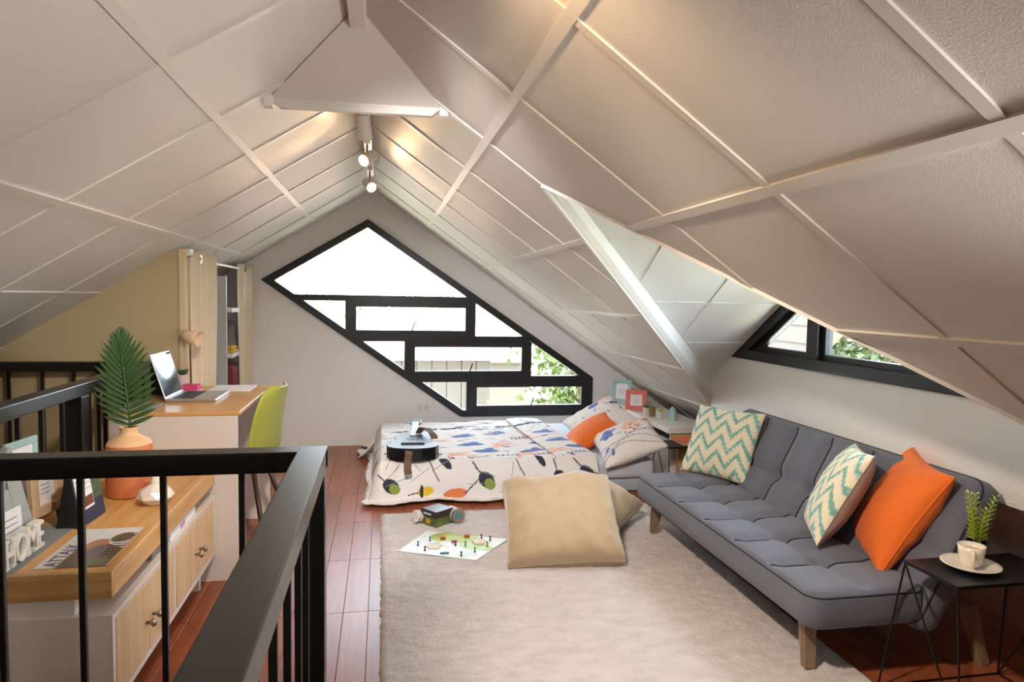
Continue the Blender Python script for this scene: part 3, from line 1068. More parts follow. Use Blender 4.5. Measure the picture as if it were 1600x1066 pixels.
# terracotta vase with palm leaf
vx, vy, vz = -0.965, 2.86, 0.508
t = thing('vase', 'tall terracotta vase with cream neck on the console', 'vase', (vx, vy, vz))
b = MB().lathe([(0.070, 0), (0.080, 0.004), (0.083, 0.02), (0.083, 0.185), (0.080, 0.20)], (vx, vy, vz), 32, close=True)
b.build('body', M_['terracotta'], t, smooth=True, auto=0.7)
b = MB().lathe([(0.0805, 0.20), (0.072, 0.215), (0.05, 0.228), (0.034, 0.236), (0.030, 0.25), (0.032, 0.262), (0.034, 0.266), (0.028, 0.266), (0.026, 0.25), (0.03, 0.235), (0.01, 0.215)], (vx, vy, vz), 32, close=False)
b.build('neck', M_['cream'], t, smooth=True)
b = MB().tube([(vx - 0.08, vy, vz + 0.15), (vx - 0.105, vy, vz + 0.15), (vx - 0.115, vy, vz + 0.12), (vx - 0.10, vy, vz + 0.10), (vx - 0.08, vy, vz + 0.10)], 0.006, 8)
b.build('handle', M_['terracotta'], t, smooth=True)
t = thing('palm_leaf', 'dark green palm leaf standing in the terracotta vase', 'leaf', (vx, vy, vz + 0.24))
base = Vector((vx + 0.012, vy, vz + 0.15)); tip = Vector((vx - 0.035, vy + 0.02, 1.13))
MB().tube([base, base.lerp(tip, 0.35) + Vector((0.004, 0, 0)), base.lerp(tip, 0.7) + Vector((0.004, -0.01, 0)), tip], [0.005, 0.0045, 0.003, 0.001], 6).build('stem', M_['leaf'], t, smooth=True)
def leaflet_mesh():
    n = 7
    vs, fs = [], []
    for i in range(n):
        s = i / (n - 1)
        hw = 0.0088 * (math.sin(PI * min(1, s * 0.85 + 0.12)) ** 0.7) if i < n - 1 else 0.0004
        zc_ = -0.05 * s * s
        for sx, zz in ((-1, 0.002), (0, 0), (1, 0.002)):
            vs.append((s, sx * hw, zz + zc_ * 0.4))
    for i in range(n - 1):
        for j in range(2):
            a = i * 3 + j
            fs.append((a, a + 1, a + 4, a + 3))
    me = bpy.data.meshes.new('leaflet'); me.from_pydata(vs, [], fs); me.materials.append(M_['leaf'])
    return me
lf_me = leaflet_mesh()
NLf = 18
Bi = BASE[t.name].inverted()
for i in range(NLf):
    s = i / (NLf - 1)
    p = base.lerp(tip, 0.26 + 0.73 * s)
    ln = 0.085 + 0.055 * math.sin(PI * min(1, (s * 0.9 + 0.1))) - 0.05 * s ** 3
    up = 0.28 + 1.15 * s ** 1.3
    for sg in (-1, 1):
        d = Vector((sg * math.cos(up), -0.22 + 0.1 * random.random(), math.sin(up) + 0.10)).normalized()
        q = Vector((0, -1, 0)).cross(d).normalized()
        nrm = d.cross(q)
        L = ln * (1 + 0.08 * random.uniform(-1, 1))
        Mx = Matrix(((d.x * L, q.x, nrm.x, p.x), (d.y * L, q.y, nrm.y, p.y), (d.z * L, q.z, nrm.z, p.z), (0, 0, 0, 1)))
        o = bpy.data.objects.new('leaflet', lf_me); COL.objects.link(o); o.parent = t
        o.matrix_local = Bi @ Mx

# faceted white vase
t = thing('faceted_vase', 'small white faceted vase with a thin neck, right of the terracotta vase', 'vase', (-0.83, 2.72, vz))
prof = [(0.034, 0.0), (0.066, 0.028), (0.056, 0.052), (0.018, 0.075), (0.014, 0.12), (0.017, 0.145)]
vs, fs = [], []
n = 8
for i, (r, z) in enumerate(prof):
    for k in range(n):
        q = 2 * PI * (k + 0.5 * (i % 2)) / n
        vs.append((-0.83 + r * math.cos(q), 2.72 + r * math.sin(q), vz + z))
for i in range(len(prof) - 1):
    for k in range(n):
        a, b2, c, d = i * n + k, i * n + (k + 1) % n, (i + 1) * n + (k + 1) % n, (i + 1) * n + k
        if i % 2 == 0: fs += [(a, b2, d), (b2, c, d)]
        else: fs += [(a, b2, c), (a, c, d)]
fs.append(tuple(range(n - 1, -1, -1)))
MB().add(vs, fs).build('body', M_['porcelain'], t)
MB().lathe([(0.017, 0.143), (0.0175, 0.15), (0.012, 0.15), (0.011, 0.13)], (-0.83, 2.72, vz), 8, close=False).build('rim', M_['porcelain'], t)

# ------------------------------------------------------------------ desk, chair and desk things
dx0, dx1, dy0, dy1, dzt = -1.16, -0.622, 3.20, 4.11, 0.772
t = thing('desk', 'white desk with an oak top beside the console', 'desk', (-0.88, 3.65, 0))
MB().box(dx0, dx1, dy0, dy1, dzt - 0.018, dzt, 0.002, 1).build('desktop', M_['desk'], t)
MB().box(dx0, dx1 - 0.014, dy0 + 0.004, dy0 + 0.03, 0, dzt - 0.018).build('side_panel', M_['lam'], t)
MB().box(dx0, dx1 - 0.014, dy1 - 0.03, dy1 - 0.004, 0, dzt - 0.018).build('side_panel', M_['lam'], t)
MB().box(dx0 + 0.02, dx0 + 0.035, dy0 + 0.03, dy1 - 0.03, 0.38, dzt - 0.018).build('back_panel', M_['lam'], t)
# laptop
t = thing('laptop', 'open silver laptop on the desk', 'laptop', (-0.9, 3.65, dzt))
lz = dzt + 0.001
lx0, lx1, ly0, ly1 = -1.02, -0.79, 3.50, 3.80
MB().box(lx0, lx1, ly0, ly1, lz, lz + 0.013, 0.003).build('base', M_['steel'], t)
kb = bpy.data.objects['base']
b = MB()
for r in range(5):
    for c in range(11):
        b.box(lx0 + 0.028 + r * 0.0195, lx0 + 0.044 + r * 0.0195, ly0 + 0.02 + c * 0.024, ly0 + 0.04 + c * 0.024, lz + 0.0128, lz + 0.0145)
ko = b.build('keys', M_['dark'], kb); ko['kind'] = 'stuff'
MB().box(lx1 - 0.075, lx1 - 0.015, ly0 + 0.10, ly0 + 0.20, lz + 0.0125, lz + 0.0134).build('trackpad', M_['steel'], kb)
ML = frame_matrix((lx0 + 0.004, (ly0 + ly1) / 2, lz + 0.012), (0, 1, 0), (-0.30, 0, 0.95))
b = MB().box(-0.15, 0.15, 0, 0.225, -0.006, 0.0, 0.002, 1, M=ML)
ld = b.build('lid', M_['steel'], t)
MB().box(-0.142, 0.142, 0.012, 0.217, 0.0, 0.0012, M=ML).build('screen', mat('dark_screen', (30, 36, 46), 0.06, spec=0.9, coat=0.6), ld)
# papers, pink box, pot, lamp, dark box
o = MB().box(-0.915, -0.70, 3.86, 4.09, dzt, dzt + 0.006, 0.001, 1).build('notebook', M_['paperw'])
tag(o, 'white notebook lying open at the far end of the desk', 'notebook')
t = thing('note_box', 'pink sticky note block in a clear tray behind the laptop', 'notes', (-1.0, 3.9, dzt))
MB().box(-1.045, -0.965, 3.86, 3.94, dzt + 0.006, dzt + 0.034).build('note_block', M_['pink'], t)
MB().box(-1.05, -0.958, 3.853, 3.947, dzt, dzt + 0.006).build('tray', mat('pale_pink_tray', (240, 190, 200), 0.3), t)
t = thing('succulent_pot', 'white pot with a dark succulent behind the laptop', 'plant', (-1.085, 4.0, dzt))
MB().lathe([(0.022, 0), (0.024, 0.004), (0.034, 0.075), (0.036, 0.078), (0.031, 0.078), (0.030, 0.07)], (-1.075, 4.0, dzt), 20).build('pot', mat('blush_pot', (240, 214, 204), 0.5), t, smooth=True, auto=0.7)
b = MB()
for k in range(14):
    q = k * 2.4; r = 0.008 + 0.018 * (k / 14)
    p = Vector((-1.075, 4.0, dzt + 0.07))
    d = Vector((math.cos(q) * r * 1.5, math.sin(q) * r * 1.5, 0.035))
    b.tube([p, p + d * 0.6, p + d], [0.006, 0.007, 0.001], 5)
b.build('leaves', mat('blue_green_succulent', (62, 92, 78), 0.5), t)['kind'] = 'stuff'
t = thing('desk_lamp', 'cream desk lamp with a drum shade in front of the curtain', 'lamp', (-1.06, 4.03, dzt))
MB().lathe([(0.045, 0), (0.047, 0.006), (0.04, 0.012), (0.008, 0.016)], (-1.06, 4.06, dzt), 24).build('base', M_['cream'], t, smooth=True)
MB().tube([(-1.06, 4.06, dzt + 0.01), (-1.06, 4.055, dzt + 0.20), (-1.055, 4.04, dzt + 0.275)], 0.006, 8).build('stem', mat('cream_enamel', (236, 208, 172), 0.4), t, smooth=True)
Ms = Vector((0.93, -0.25, -0.22)).to_track_quat('Z', 'Y').to_matrix().to_4x4()
MB().lathe([(0.012, -0.045), (0.026, -0.04), (0.034, -0.01), (0.046, 0.06), (0.044, 0.06), (0.032, -0.01), (0.022, -0.034)], (-1.045, 4.03, dzt + 0.285), 24, Ms, close=False).build('shade', mat('cream_shade', (236, 204, 166), 0.45), t, smooth=True)
o = MB().box(-1.15, -1.07, 3.72, 3.76, dzt, dzt + 0.17, 0.004).build('speaker_box', M_['dark'])
tag(o, 'small dark upright box standing behind the laptop screen', 'box')
o = MB().box(-1.14, -1.00, 3.26, 3.42, dzt, dzt + 0.012, 0.003).build('mouse_pad', M_['grey'])
tag(o, 'grey pad on the near corner of the desk, left of the laptop', 'pad')

# lime shell chair
t = thing('desk_chair', 'lime green shell chair with dark wooden legs tucked at the desk', 'chair', (-0.60, 3.68, 0))
prof = [(-0.86, 0.455), (-0.84, 0.435), (-0.78, 0.432), (-0.70, 0.43), (-0.635, 0.435), (-0.585, 0.46), (-0.56, 0.52), (-0.548, 0.60), (-0.53, 0.70), (-0.507, 0.79), (-0.495, 0.825), (-0.488, 0.838)]
wds = [0.15, 0.19, 0.21, 0.22, 0.22, 0.22, 0.215, 0.21, 0.20, 0.175, 0.14, 0.08]
n = len(prof); k = 15
P = np.zeros((n, k, 3))
for i, ((x, z), wv) in enumerate(zip(prof, wds)):
    for j in range(k):
        u = -1 + 2 * j / (k - 1)
        cup = 0.045 * abs(u) ** 2.5
        back = min(1, max(0, (z - 0.44) / 0.1))
        P[i, j] = (x - cup * back * 0.9, 3.68 + u * wv, z + cup * (1 - back) * 0.8)
sh = grid_mesh(P, 'shell', M_['lime'], t)
md = sh.modifiers.new('thick', 'SOLIDIFY'); md.thickness = 0.014
md = sh.modifiers.new('sub', 'SUBSURF'); md.levels = 2; md.render_levels = 2
for sx, sy in ((-1, -1), (1, -1), (1, 1), (-1, 1)):
    MB().tube([(-0.70 + sx * 0.09, 3.68 + sy * 0.08, 0.43), (-0.70 + sx * 0.20, 3.68 + sy * 0.20, 0.0)], 0.016, 10, r1=0.010).build('leg', M_['chairleg'], t, smooth=True)
b = MB()
b.bar((-0.79, 3.60, 0.40), (-0.61, 3.76, 0.40), 0.012, 0.012); b.bar((-0.61, 3.60, 0.40), (-0.79, 3.76, 0.40), 0.012, 0.012)
b.build('brace', M_['blackmetal'], t)
t.rotation_euler.z = math.radians(-12)
t.location = (-0.60, 3.62, 0)

# ------------------------------------------------------------------ rug
t = thing('rug', 'large beige shaggy rug in front of the sofa', 'rug', (0.8, 2.7, 0))
n, k = 300, 420
U, V = np.meshgrid(np.linspace(0, 1, n), np.linspace(0, 1, k), indexing='ij')
def fbm(X, Y, f, seed):
    out = np.zeros_like(X); a = 1.0
    r = np.random.default_rng(seed)
    for _ in range(5):
        th = r.uniform(0, 2 * PI, 6); ph = r.uniform(0, 2 * PI, 6)
        s = np.zeros_like(X)
        for q, p in zip(th, ph):
            s += np.sin((X * np.cos(q) + Y * np.sin(q)) * f + p + 1.3 * np.sin((X * np.sin(q) - Y * np.cos(q)) * f * 0.7 + p))
        out += a * s / 6; a *= 0.55; f *= 1.9
    return out
XX = 0.0 + 1.655 * U; YY = 1.25 + 2.77 * V
edge = np.minimum(np.minimum(XX - 0.0, 1.655 - XX), np.minimum(YY - 1.25, 4.02 - YY))
Z = 0.004 + 0.018 * np.clip(edge / 0.02, 0, 1) ** 0.5
pile = fbm(XX * 0.6, YY * 1.5, 14, 3) * 0.0065 + fbm(XX, YY * 1.6, 70, 4) * 0.0036 + RNG.normal(0, 0.0011, XX.shape)
Z = Z + pile * np.clip(edge / 0.03, 0, 1)
em = np.clip(1 - edge / 0.02, 0, 1)
XX = XX + em * fbm(XX, YY, 60, 9) * 0.006
YY = YY + em * fbm(YY, XX, 60, 8) * 0.006
rg = grid_mesh(np.stack([XX, YY, Z], -1), 'pile', M_['rug'], t)
rg['kind'] = 'stuff'
MB().box(0.006, 1.649, 1.256, 4.014, 0.0005, 0.006).build('backing', M_['beige'], t)

# ------------------------------------------------------------------ bed
t = thing('mattress', 'low floor mattress with pale blue sheet under the patterned duvet', 'mattress', (0.9, 5, 0))
MB().box(0.03, 1.82, 4.33, 5.70, 0.0, 0.088, 0.02, 3).build('base_pad', M_['sheet2'], t, smooth=True, auto=0.9)
MB().box(0.02, 1.83, 4.31, 5.71, 0.09, 0.222, 0.035, 4).build('fitted_sheet', M_['sheet'], t, smooth=True, auto=0.9)

WHITE = lin(236, 230, 226)
NAVY, BLUE, GRN, YEL, ORA, SAL, INK = lin(44, 48, 66), lin(98, 122, 184), lin(138, 156, 66), lin(226, 196, 50), lin(226, 132, 84), lin(236, 186, 164), lin(78, 72, 92)


def duvet_paint(a, b):
    """a: metres from the foot, b: metres from the front hem (0 at the hem)"""
    C = np.full(a.shape + (3,), WHITE)
    r = np.random.default_rng(5)
    def leaf(x, y, L, W, ang, c):
        C[ell(a, b, x, y, L, W, ang)] = c
    def stem(x0, y0, x1, y1, c=INK, wd=0.004):
        tx, ty = x1 - x0, y1 - y0; l = math.hypot(tx, ty)
        s = ((a - x0) * tx + (b - y0) * ty) / l
        d = np.abs(-(a - x0) * ty + (b - y0) * tx) / l
        C[(s > 0) & (s < l) & (d < wd)] = c
    def bud(x, y, ang, c1, c2, s=1.0):
        leaf(x, y, 0.055 * s, 0.042 * s, ang, c1)
        dx, dy = math.cos(ang) * 0.03 * s, math.sin(ang) * 0.03 * s
        leaf(x + dx, y + dy, 0.036 * s, 0.030 * s, ang, c2)
        stem(x - dx * 1.6, y - dy * 1.6, x - dx * 4.2, y - dy * 4.2, INK, 0.005)
    def sprig(x, y, ang, c, n=5, s=1.0):
        for i in range(n):
            for sg in (-1, 1):
                px, py = x + math.cos(ang) * i * 0.035 * s, y + math.sin(ang) * i * 0.035 * s
                leaf(px + math.cos(ang + sg * 0.9) * 0.022 * s, py + math.sin(ang + sg * 0.9) * 0.022 * s, 0.022 * s, 0.008 * s, ang + sg * 0.9, c)
        stem(x, y, x + math.cos(ang) * n * 0.035 * s, y + math.sin(ang) * n * 0.035 * s, c, 0.003)
    # front drop, as large flower buds
    bud(0.06, 0.13, -0.7, NAVY, GRN); bud(0.27, 0.075, 0.15, YEL, YEL, 0.85); leaf(0.25, 0.075, 0.012, 0.05, 0.0, NAVY)
    leaf(0.46, 0.055, 0.075, 0.034, 0.2, ORA); bud(0.66, 0.15, -0.9, NAVY, GRN, 1.1); bud(0.90, 0.09, 0.4, YEL, YEL, 0.9); leaf(0.87, 0.08, 0.012, 0.05, 0.3, NAVY)
    bud(1.14, 0.15, -1.3, NAVY, GRN, 0.9); bud(1.30, 0.16, -0.6, NAVY, GRN, 1.0); leaf(1.02, 0.26, 0.05, 0.02, -0.9, NAVY); leaf(0.40, 0.25, 0.05, 0.022, -0.7, NAVY); leaf(0.44, 0.29, 0.03, 0.014, -0.7, NAVY)
    stem(0.28, 0.30, 0.36, 0.14, INK); stem(0.86, 0.26, 0.96, 0.08, INK); stem(0.52, 0.06, 0.62, 0.17, INK)
    bud(-0.1, 0.5, 2.4, NAVY, GRN); sprig(-0.12, 0.75, 1.2, NAVY)
    # top
    for x, y, an in ((0.62, 0.72, 0.1), (0.70, 0.52, 0.1), (1.02, 0.5, 0.3), (0.30, 0.43, 0.1), (0.60, 1.02, 0.2), (1.15, 0.75, 0.1), (0.85, 1.1, 0.4)):
        leaf(x, y, 0.095, 0.04, an, BLUE); leaf(x + 0.03, y + 0.05, 0.05, 0.028, an + 0.9, BLUE)
        stem(x - 0.1, y - 0.01, x + 0.1, y + 0.01, lin(70, 90, 150), 0.004)
    for x, y in ((0.50, 0.40), (0.95, 0.38), (0.85, 0.70), (0.40, 0.85), (1.12, 1.0), (0.15, 0.55), (0.2, 1.1)):
        for q in range(6):
            leaf(x + 0.06 * math.cos(q), y + 0.05 * math.sin(q * 1.7), 0.07, 0.018, q * 0.5, SAL)
    for x, y in ((0.12, 1.22), (0.34, 1.30), (0.50, 1.34), (0.75, 1.28), (0.95, 1.38), (1.2, 1.25), (0.62, 1.40)):
        leaf(x, y, 0.055, 0.03, 0.4, NAVY); leaf(x + 0.07, y + 0.02, 0.03, 0.022, 1.0, GRN if r.random() < 0.4 else NAVY)
    for x, y, an in ((0.55, 0.30, 0.4), (1.0, 0.36, 0.3), (1.2, 0.42, 0.6), (0.75, 0.36, 0.2), (0.08, 0.85, 0.8), (0.95, 0.9, 0.4)):
        sprig(x, y, an, lin(96, 100, 140))
    for i in range(150):
        x, y = r.uniform(-0.2, 1.9), r.uniform(0.36, 1.6)
        an = r.uniform(-0.5, 0.9); c = (NAVY, BLUE, lin(120, 140, 190), SAL, lin(206, 176, 180), INK, GRN)[r.integers(0, 7)]
        L = r.uniform(0.012, 0.040)
        leaf(x, y, L, L * 0.33, an, c)
        if r.random() < 0.35: stem(x, y, x + 0.07 * math.cos(an + 0.4), y + 0.07 * math.sin(an + 0.4), c, 0.0025)
    for i in range(16):
        x, y = r.uniform(-0.05, 1.35), r.uniform(0.02, 0.3); an = r.uniform(0, 3)
        stem(x, y, x + 0.16 * math.cos(an), y + 0.1 * math.sin(an), lin(150, 130, 130), 0.002)
    return C


# duvet cloth over the mattress
t = thing('duvet', 'white duvet printed with blue, navy, yellow and green flowers and leaves', 'duvet', (0.6, 4.9, 0.22))
n, k = 360, 380
A = np.linspace(-0.28, 1.33, n); Bv = np.linspace(0.0, 1.62, k)
AA, BB = np.meshgrid(A, Bv, indexing='ij')
ex = np.clip(-AA, 0, None)                    # overhang at the foot
ey = np.clip(0.27 - BB, 0, None)              # overhang at the front
eb = np.clip(BB - 1.60, 0, None)
over = np.sqrt(ex ** 2 + ey ** 2)
top = 0.254 + fbm(AA * 0.7, BB, 9, 12) * 0.009 + fbm(AA, BB * 1.3, 26, 13) * 0.0045
drop = np.minimum(over, 0.235)
rnd_ = np.clip(over / 0.05, 0, 1)
Z = top - drop * 0.93 * (1 - 0.25 * (1 - rnd_)) - 0.0
spread = np.clip(over - 0.235, 0, None) + drop * 0.30 + 0.02 * np.sin(over / 0.235 * PI).clip(0)
ox = np.where(over > 1e-6, ex / np.maximum(over, 1e-6), 0); oy = np.where(over > 1e-6, ey / np.maximum(over, 1e-6), 0)
fold = 1 + 0.22 * np.sin(AA * 11 + 1) * (ey > 0) + 0.08 * np.sin(BB * 9) * (ex > 0)
X = np.maximum(AA, 0.0) - ox * np.minimum(spread, 0.10) * fold * 0.9 - 0.05 * np.clip(ex * ey / 0.04, 0, 1)
Y = 4.30 + np.maximum(BB - 0.27, 0) - oy * spread * fold
Z = np.maximum(Z, 0.014 + 0.004 * np.sin(AA * 30) ** 2)
# fluffy padding ridge along the top
Z = Z + 0.012 * np.exp(-((BB - 0.30) / 0.06) ** 2) * (over < 0.05)
dv = grid_mesh(np.stack([X, Y, Z], -1), 'cover', M_['print'], t, col=duvet_paint(AA, BB))
md = dv.modifiers.new('thick', 'SOLIDIFY'); md.thickness = 0.012; md.offset = -1
# folded-back strip at the head end
n, k = 60, 260
A = np.linspace(1.08, 1.36, n); Bv = np.linspace(0.14, 1.60, k)
AA, BB = np.meshgrid(A, Bv, indexing='ij')
sh_ = 0.10 * (1 - (BB - 0.14) / 1.46)
ey = np.clip(0.27 - BB, 0, None)
Z = 0.272 + 0.014 * np.sin(np.clip((AA - 1.08) / 0.28, 0, 1) * PI) ** 0.6 - ey * 0.9 + fbm(AA, BB, 20, 21) * 0.003
Y = 4.30 + np.maximum(BB - 0.27, 0) - ey * 0.35 - 0.012
Cc = duvet_paint(AA - 0.62, BB + 0.02)
fs_ = grid_mesh(np.stack([AA + sh_ - 0.05, Y, Z], -1), 'folded_edge', M_['print'], t, col=Cc)
md = fs_.modifiers.new('thick', 'SOLIDIFY'); md.thickness = 0.012; md.offset = -1
# loose corner at the back of the foot end
n = 30
U, V = np.meshgrid(np.linspace(0, 1, n), np.linspace(0, 1, n), indexing='ij')
X = 0.02 - 0.20 * U + 0.02 * np.sin(V * 7); Y = 5.45 + 0.30 * V + 0.02 * np.sin(U * 6); Z = 0.20 * (1 - U) ** 1.3 + 0.02 + 0.012 * np.sin(V * 9 + U * 3)
Cc = np.full(U.shape + (3,), WHITE)
for q in range(6):
    Cc[ell(U, V, 0.55 + 0.06 * q, 0.25 + 0.09 * q, 0.16, 0.04, 0.8)] = NAVY
co = grid_mesh(np.stack([X, Y, Z], -1), 'loose_corner', M_['print'], t, col=Cc)
md = co.modifiers.new('thick', 'SOLIDIFY'); md.thickness = 0.008


# ------------------------------------------------------------------ cushions
def cushion(name, label, cat, p, w, h, th, m, back=None, paint=None, pinch=0.07, group=None, n=56, wr=0.004, seed=1, power=0.42, seam=True, parts=('front', 'back')):
    c, (ya, ti, ro) = p[:3], p[3:]
    R = Matrix.Rotation(ya, 3, 'Z') @ Matrix.Rotation(ti, 3, 'X') @ Matrix.Rotation(ro, 3, 'Z')
    t = thing(name, label, cat, c, R, group)
    u = np.sin(np.linspace(-PI / 2, PI / 2, n)) * 0.6 + np.linspace(-1, 1, n) * 0.4
    U, V = np.meshgrid(u, u, indexing='ij')
    X = U * w / 2 * (1 - pinch * (1 - V ** 2) * np.abs(U) ** 1.5)
    Y = V * h / 2 * (1 - pinch * (1 - U ** 2) * np.abs(V) ** 1.5)
    H = (np.clip(1 - U ** 2, 0, 1) * np.clip(1 - V ** 2, 0, 1)) ** power
    r = fbm(U * 0.7, V * 0.7, 5, seed) * wr * (H ** 0.3)
    ang = np.arctan2(V, U); rad = np.sqrt(U ** 2 + V ** 2)
    r = r + wr * 0.8 * np.sin(ang * 14 + 2 * np.sin(ang * 3 + seed)) * np.clip(rad - 0.55, 0, 1) * (H > 0.02)
    for s, nm, mm in ((1, parts[0], m), (-1, parts[1], back or m)):
        P = np.stack([X, Y, s * (th / 2 * H + r)], -1)
        idx = np.arange(n * n).reshape(n, n)
        F = np.stack([idx[:-1, :-1], idx[1:, :-1], idx[1:, 1:], idx[:-1, 1:]], -1).reshape(-1, 4)
        if s < 0: F = F[:, ::-1]
        me = bpy.data.meshes.new(nm); me.from_pydata(P.reshape(-1, 3).tolist(), [], F.tolist())
        me.materials.append(mm)
        if paint and s > 0 or (paint and back is None):
            set_col(me, paint(U, V).reshape(-1, 3))
        link(nm, me, t, True)
    if seam:
        q = [(X[i, 0], Y[i, 0], 0) for i in range(n)] + [(X[-1, i], Y[-1, i], 0) for i in range(1, n)] + [(X[i, -1], Y[i, -1], 0) for i in range(n - 2, -1, -1)] + [(X[0, i], Y[0, i], 0) for i in range(n - 2, 0, -1)]
        b = MB(); b.tube(q + [q[0]], 0.0028, 5, cap=False)
        b.build('seam', back or m, t, smooth=True, local=True) if not paint or back else None
    return t


CREAM_, TEAL_, BLU_ = lin(236, 226, 200), lin(124, 178, 164), lin(176, 206, 206)
def chevron(U, V):
    C = np.full(U.shape + (3,), CREAM_)
    zig = np.abs(((U * 1.7 + 0.3) % 1.0) - 0.5) * 2
    s = (V * 2.3 + zig * 0.95 + 0.10 * np.sin(U * 47 + 2 * np.sin(V * 9)) * np.sin(V * 31)) % 1.0
    C[(s > 0.05) & (s < 0.45)] = BLU_
    C[(s > 0.16) & (s < 0.40)] = TEAL_
    return C
cushion('chevron_cushion', 'teal chevron cushion at the far end of the grey sofa', 'cushion', (1.835, 3.42, 0.525, -1.053, 1.12, 0.0), 0.41, 0.40, 0.14, M_['print'], M_['greige'], chevron, n=110)
cushion('chevron_cushion', 'teal chevron cushion leaning on the big orange cushion on the sofa', 'cushion', (1.835, 2.45, 0.53, -2.106, 1.09, 0.0845), 0.40, 0.41, 0.15, M_['print'], M_['greige'], chevron, n=110, seed=4)
cushion('orange_cushion', 'large bright orange cushion at the near end of the sofa', 'cushion', (1.945, 2.25, 0.52, -1.987, 1.05, -0.03), 0.44, 0.44, 0.17, M_['orange'], None, None, pinch=0.09, seed=6, wr=0.006)
cushion('floor_cushion', 'big beige floor cushion standing up on the rug', 'cushion', (0.8837, 3.25, 0.190, -0.22, 0.62, 0.10), 0.56, 0.50, 0.30, M_['beige'], None, None, pinch=0.035, seed=8, wr=0.014, power=0.25, n=80)
cushion('floor_cushion', 'second beige floor cushion lying behind the upright one by the sofa leg', 'cushion', (1.14, 3.62, 0.150, 0.35, 0.30, 0.5), 0.50, 0.48, 0.27, M_['beige'], None, None, pinch=0.05, seed=9, wr=0.006)

def pillow_print(U, V):
    C = np.full(U.shape + (3,), WHITE)
    C[ell(U, V, -0.55, 0.25, 0.30, 0.16, 1.2)] = BLUE
    C[ell(U, V, -0.1, 0.85, 0.34, 0.10, 0.4)] = BLUE
    for q in range(7):
        C[ell(U, V, 0.25 + 0.2 * math.cos(q), 0.35 + 0.2 * math.sin(q * 1.3), 0.22, 0.05, q * 0.6)] = SAL
    for q in range(4):
        C[ell(U, V, 0.35 + 0.13 * math.cos(q * 2), 0.2 + 0.14 * math.sin(q * 2), 0.12, 0.035, q)] = ORA
    for q in range(9):
        C[ell(U, V, 0.05 + 0.1 * q, 0.62 - 0.16 * math.sin(q), 0.13, 0.03, 0.5 * q)] = SAL
        C[ell(U, V, -0.2 + 0.11 * q, -0.05 + 0.1 * math.cos(q), 0.07, 0.018, 0.8 * q)] = (BLUE, SAL, INK)[q % 3]
    C[ell(U, V, -0.5, 0.3, 0.36, 0.10, 0.3)] = lin(120, 140, 190)
    C[ell(U, V, -0.45, 0.22, 0.10, 0.22, 0.2)] = BLUE
    for k in range(3):
        yy = -0.25 - 0.22 * k
        C[np.abs(V - yy - 0.15 * np.sin(U * 3 + k)) < 0.012] = INK
    C[ell(U, V, -0.75, -0.5, 0.12, 0.05, 0.5)] = BLUE
    C[ell(U, V, -0.6, -0.7, 0.12, 0.05, 1.1)] = BLUE
    C[ell(U, V, 0.85, 0.6, 0.16, 0.10, 0.8)] = ORA
    return C
def pillow_print2(U, V):
    C = np.full(U.shape + (3,), WHITE)
    C[ell(U, V, 0.15, 0.55, 0.24, 0.16, 0.5)] = BLUE
    C[ell(U, V, 0.8, 0.2, 0.18, 0.12, 0.2)] = BLUE
    C[ell(U, V, -0.6, -0.2, 0.22, 0.12, 0.2)] = BLUE
    for q in range(12):
        C[ell(U, V, -0.9 + 0.16 * q, 0.3 * math.sin(q * 2.2), 0.09, 0.025, 0.7 * q)] = (BLUE, SAL, NAVY)[q % 3]
    for q in range(5):
        C[ell(U, V, 0.6 + 0.15 * math.cos(q), 0.6 + 0.15 * math.sin(q * 1.3), 0.16, 0.04, q * 0.6)] = SAL
    return C
cushion('pillow', 'floral pillow with orange bloom in front, near the corner of the bed', 'pillow', (1.665, 4.42, 0.325, -1.0, 0.47, 0.9), 0.44, 0.44, 0.17, M_['print'], None, pillow_print, seed=11, wr=0.007, n=90)
cushion('pillow', 'floral pillow with large blue leaf against the back wall behind the orange cushion', 'pillow', (1.66, 5.04, 0.355, -1.05, 0.56, 1.1), 0.46, 0.46, 0.17, M_['print'], None, pillow_print2, seed=12, wr=0.007, n=90)
cushion('orange_cushion', 'small orange cushion lying on the bed between the floral pillows', 'cushion', (1.50, 4.72, 0.335, -1.40, 0.60, 1.35), 0.36, 0.33, 0.15, M_['orange'], None, None, pinch=0.08, seed=13)

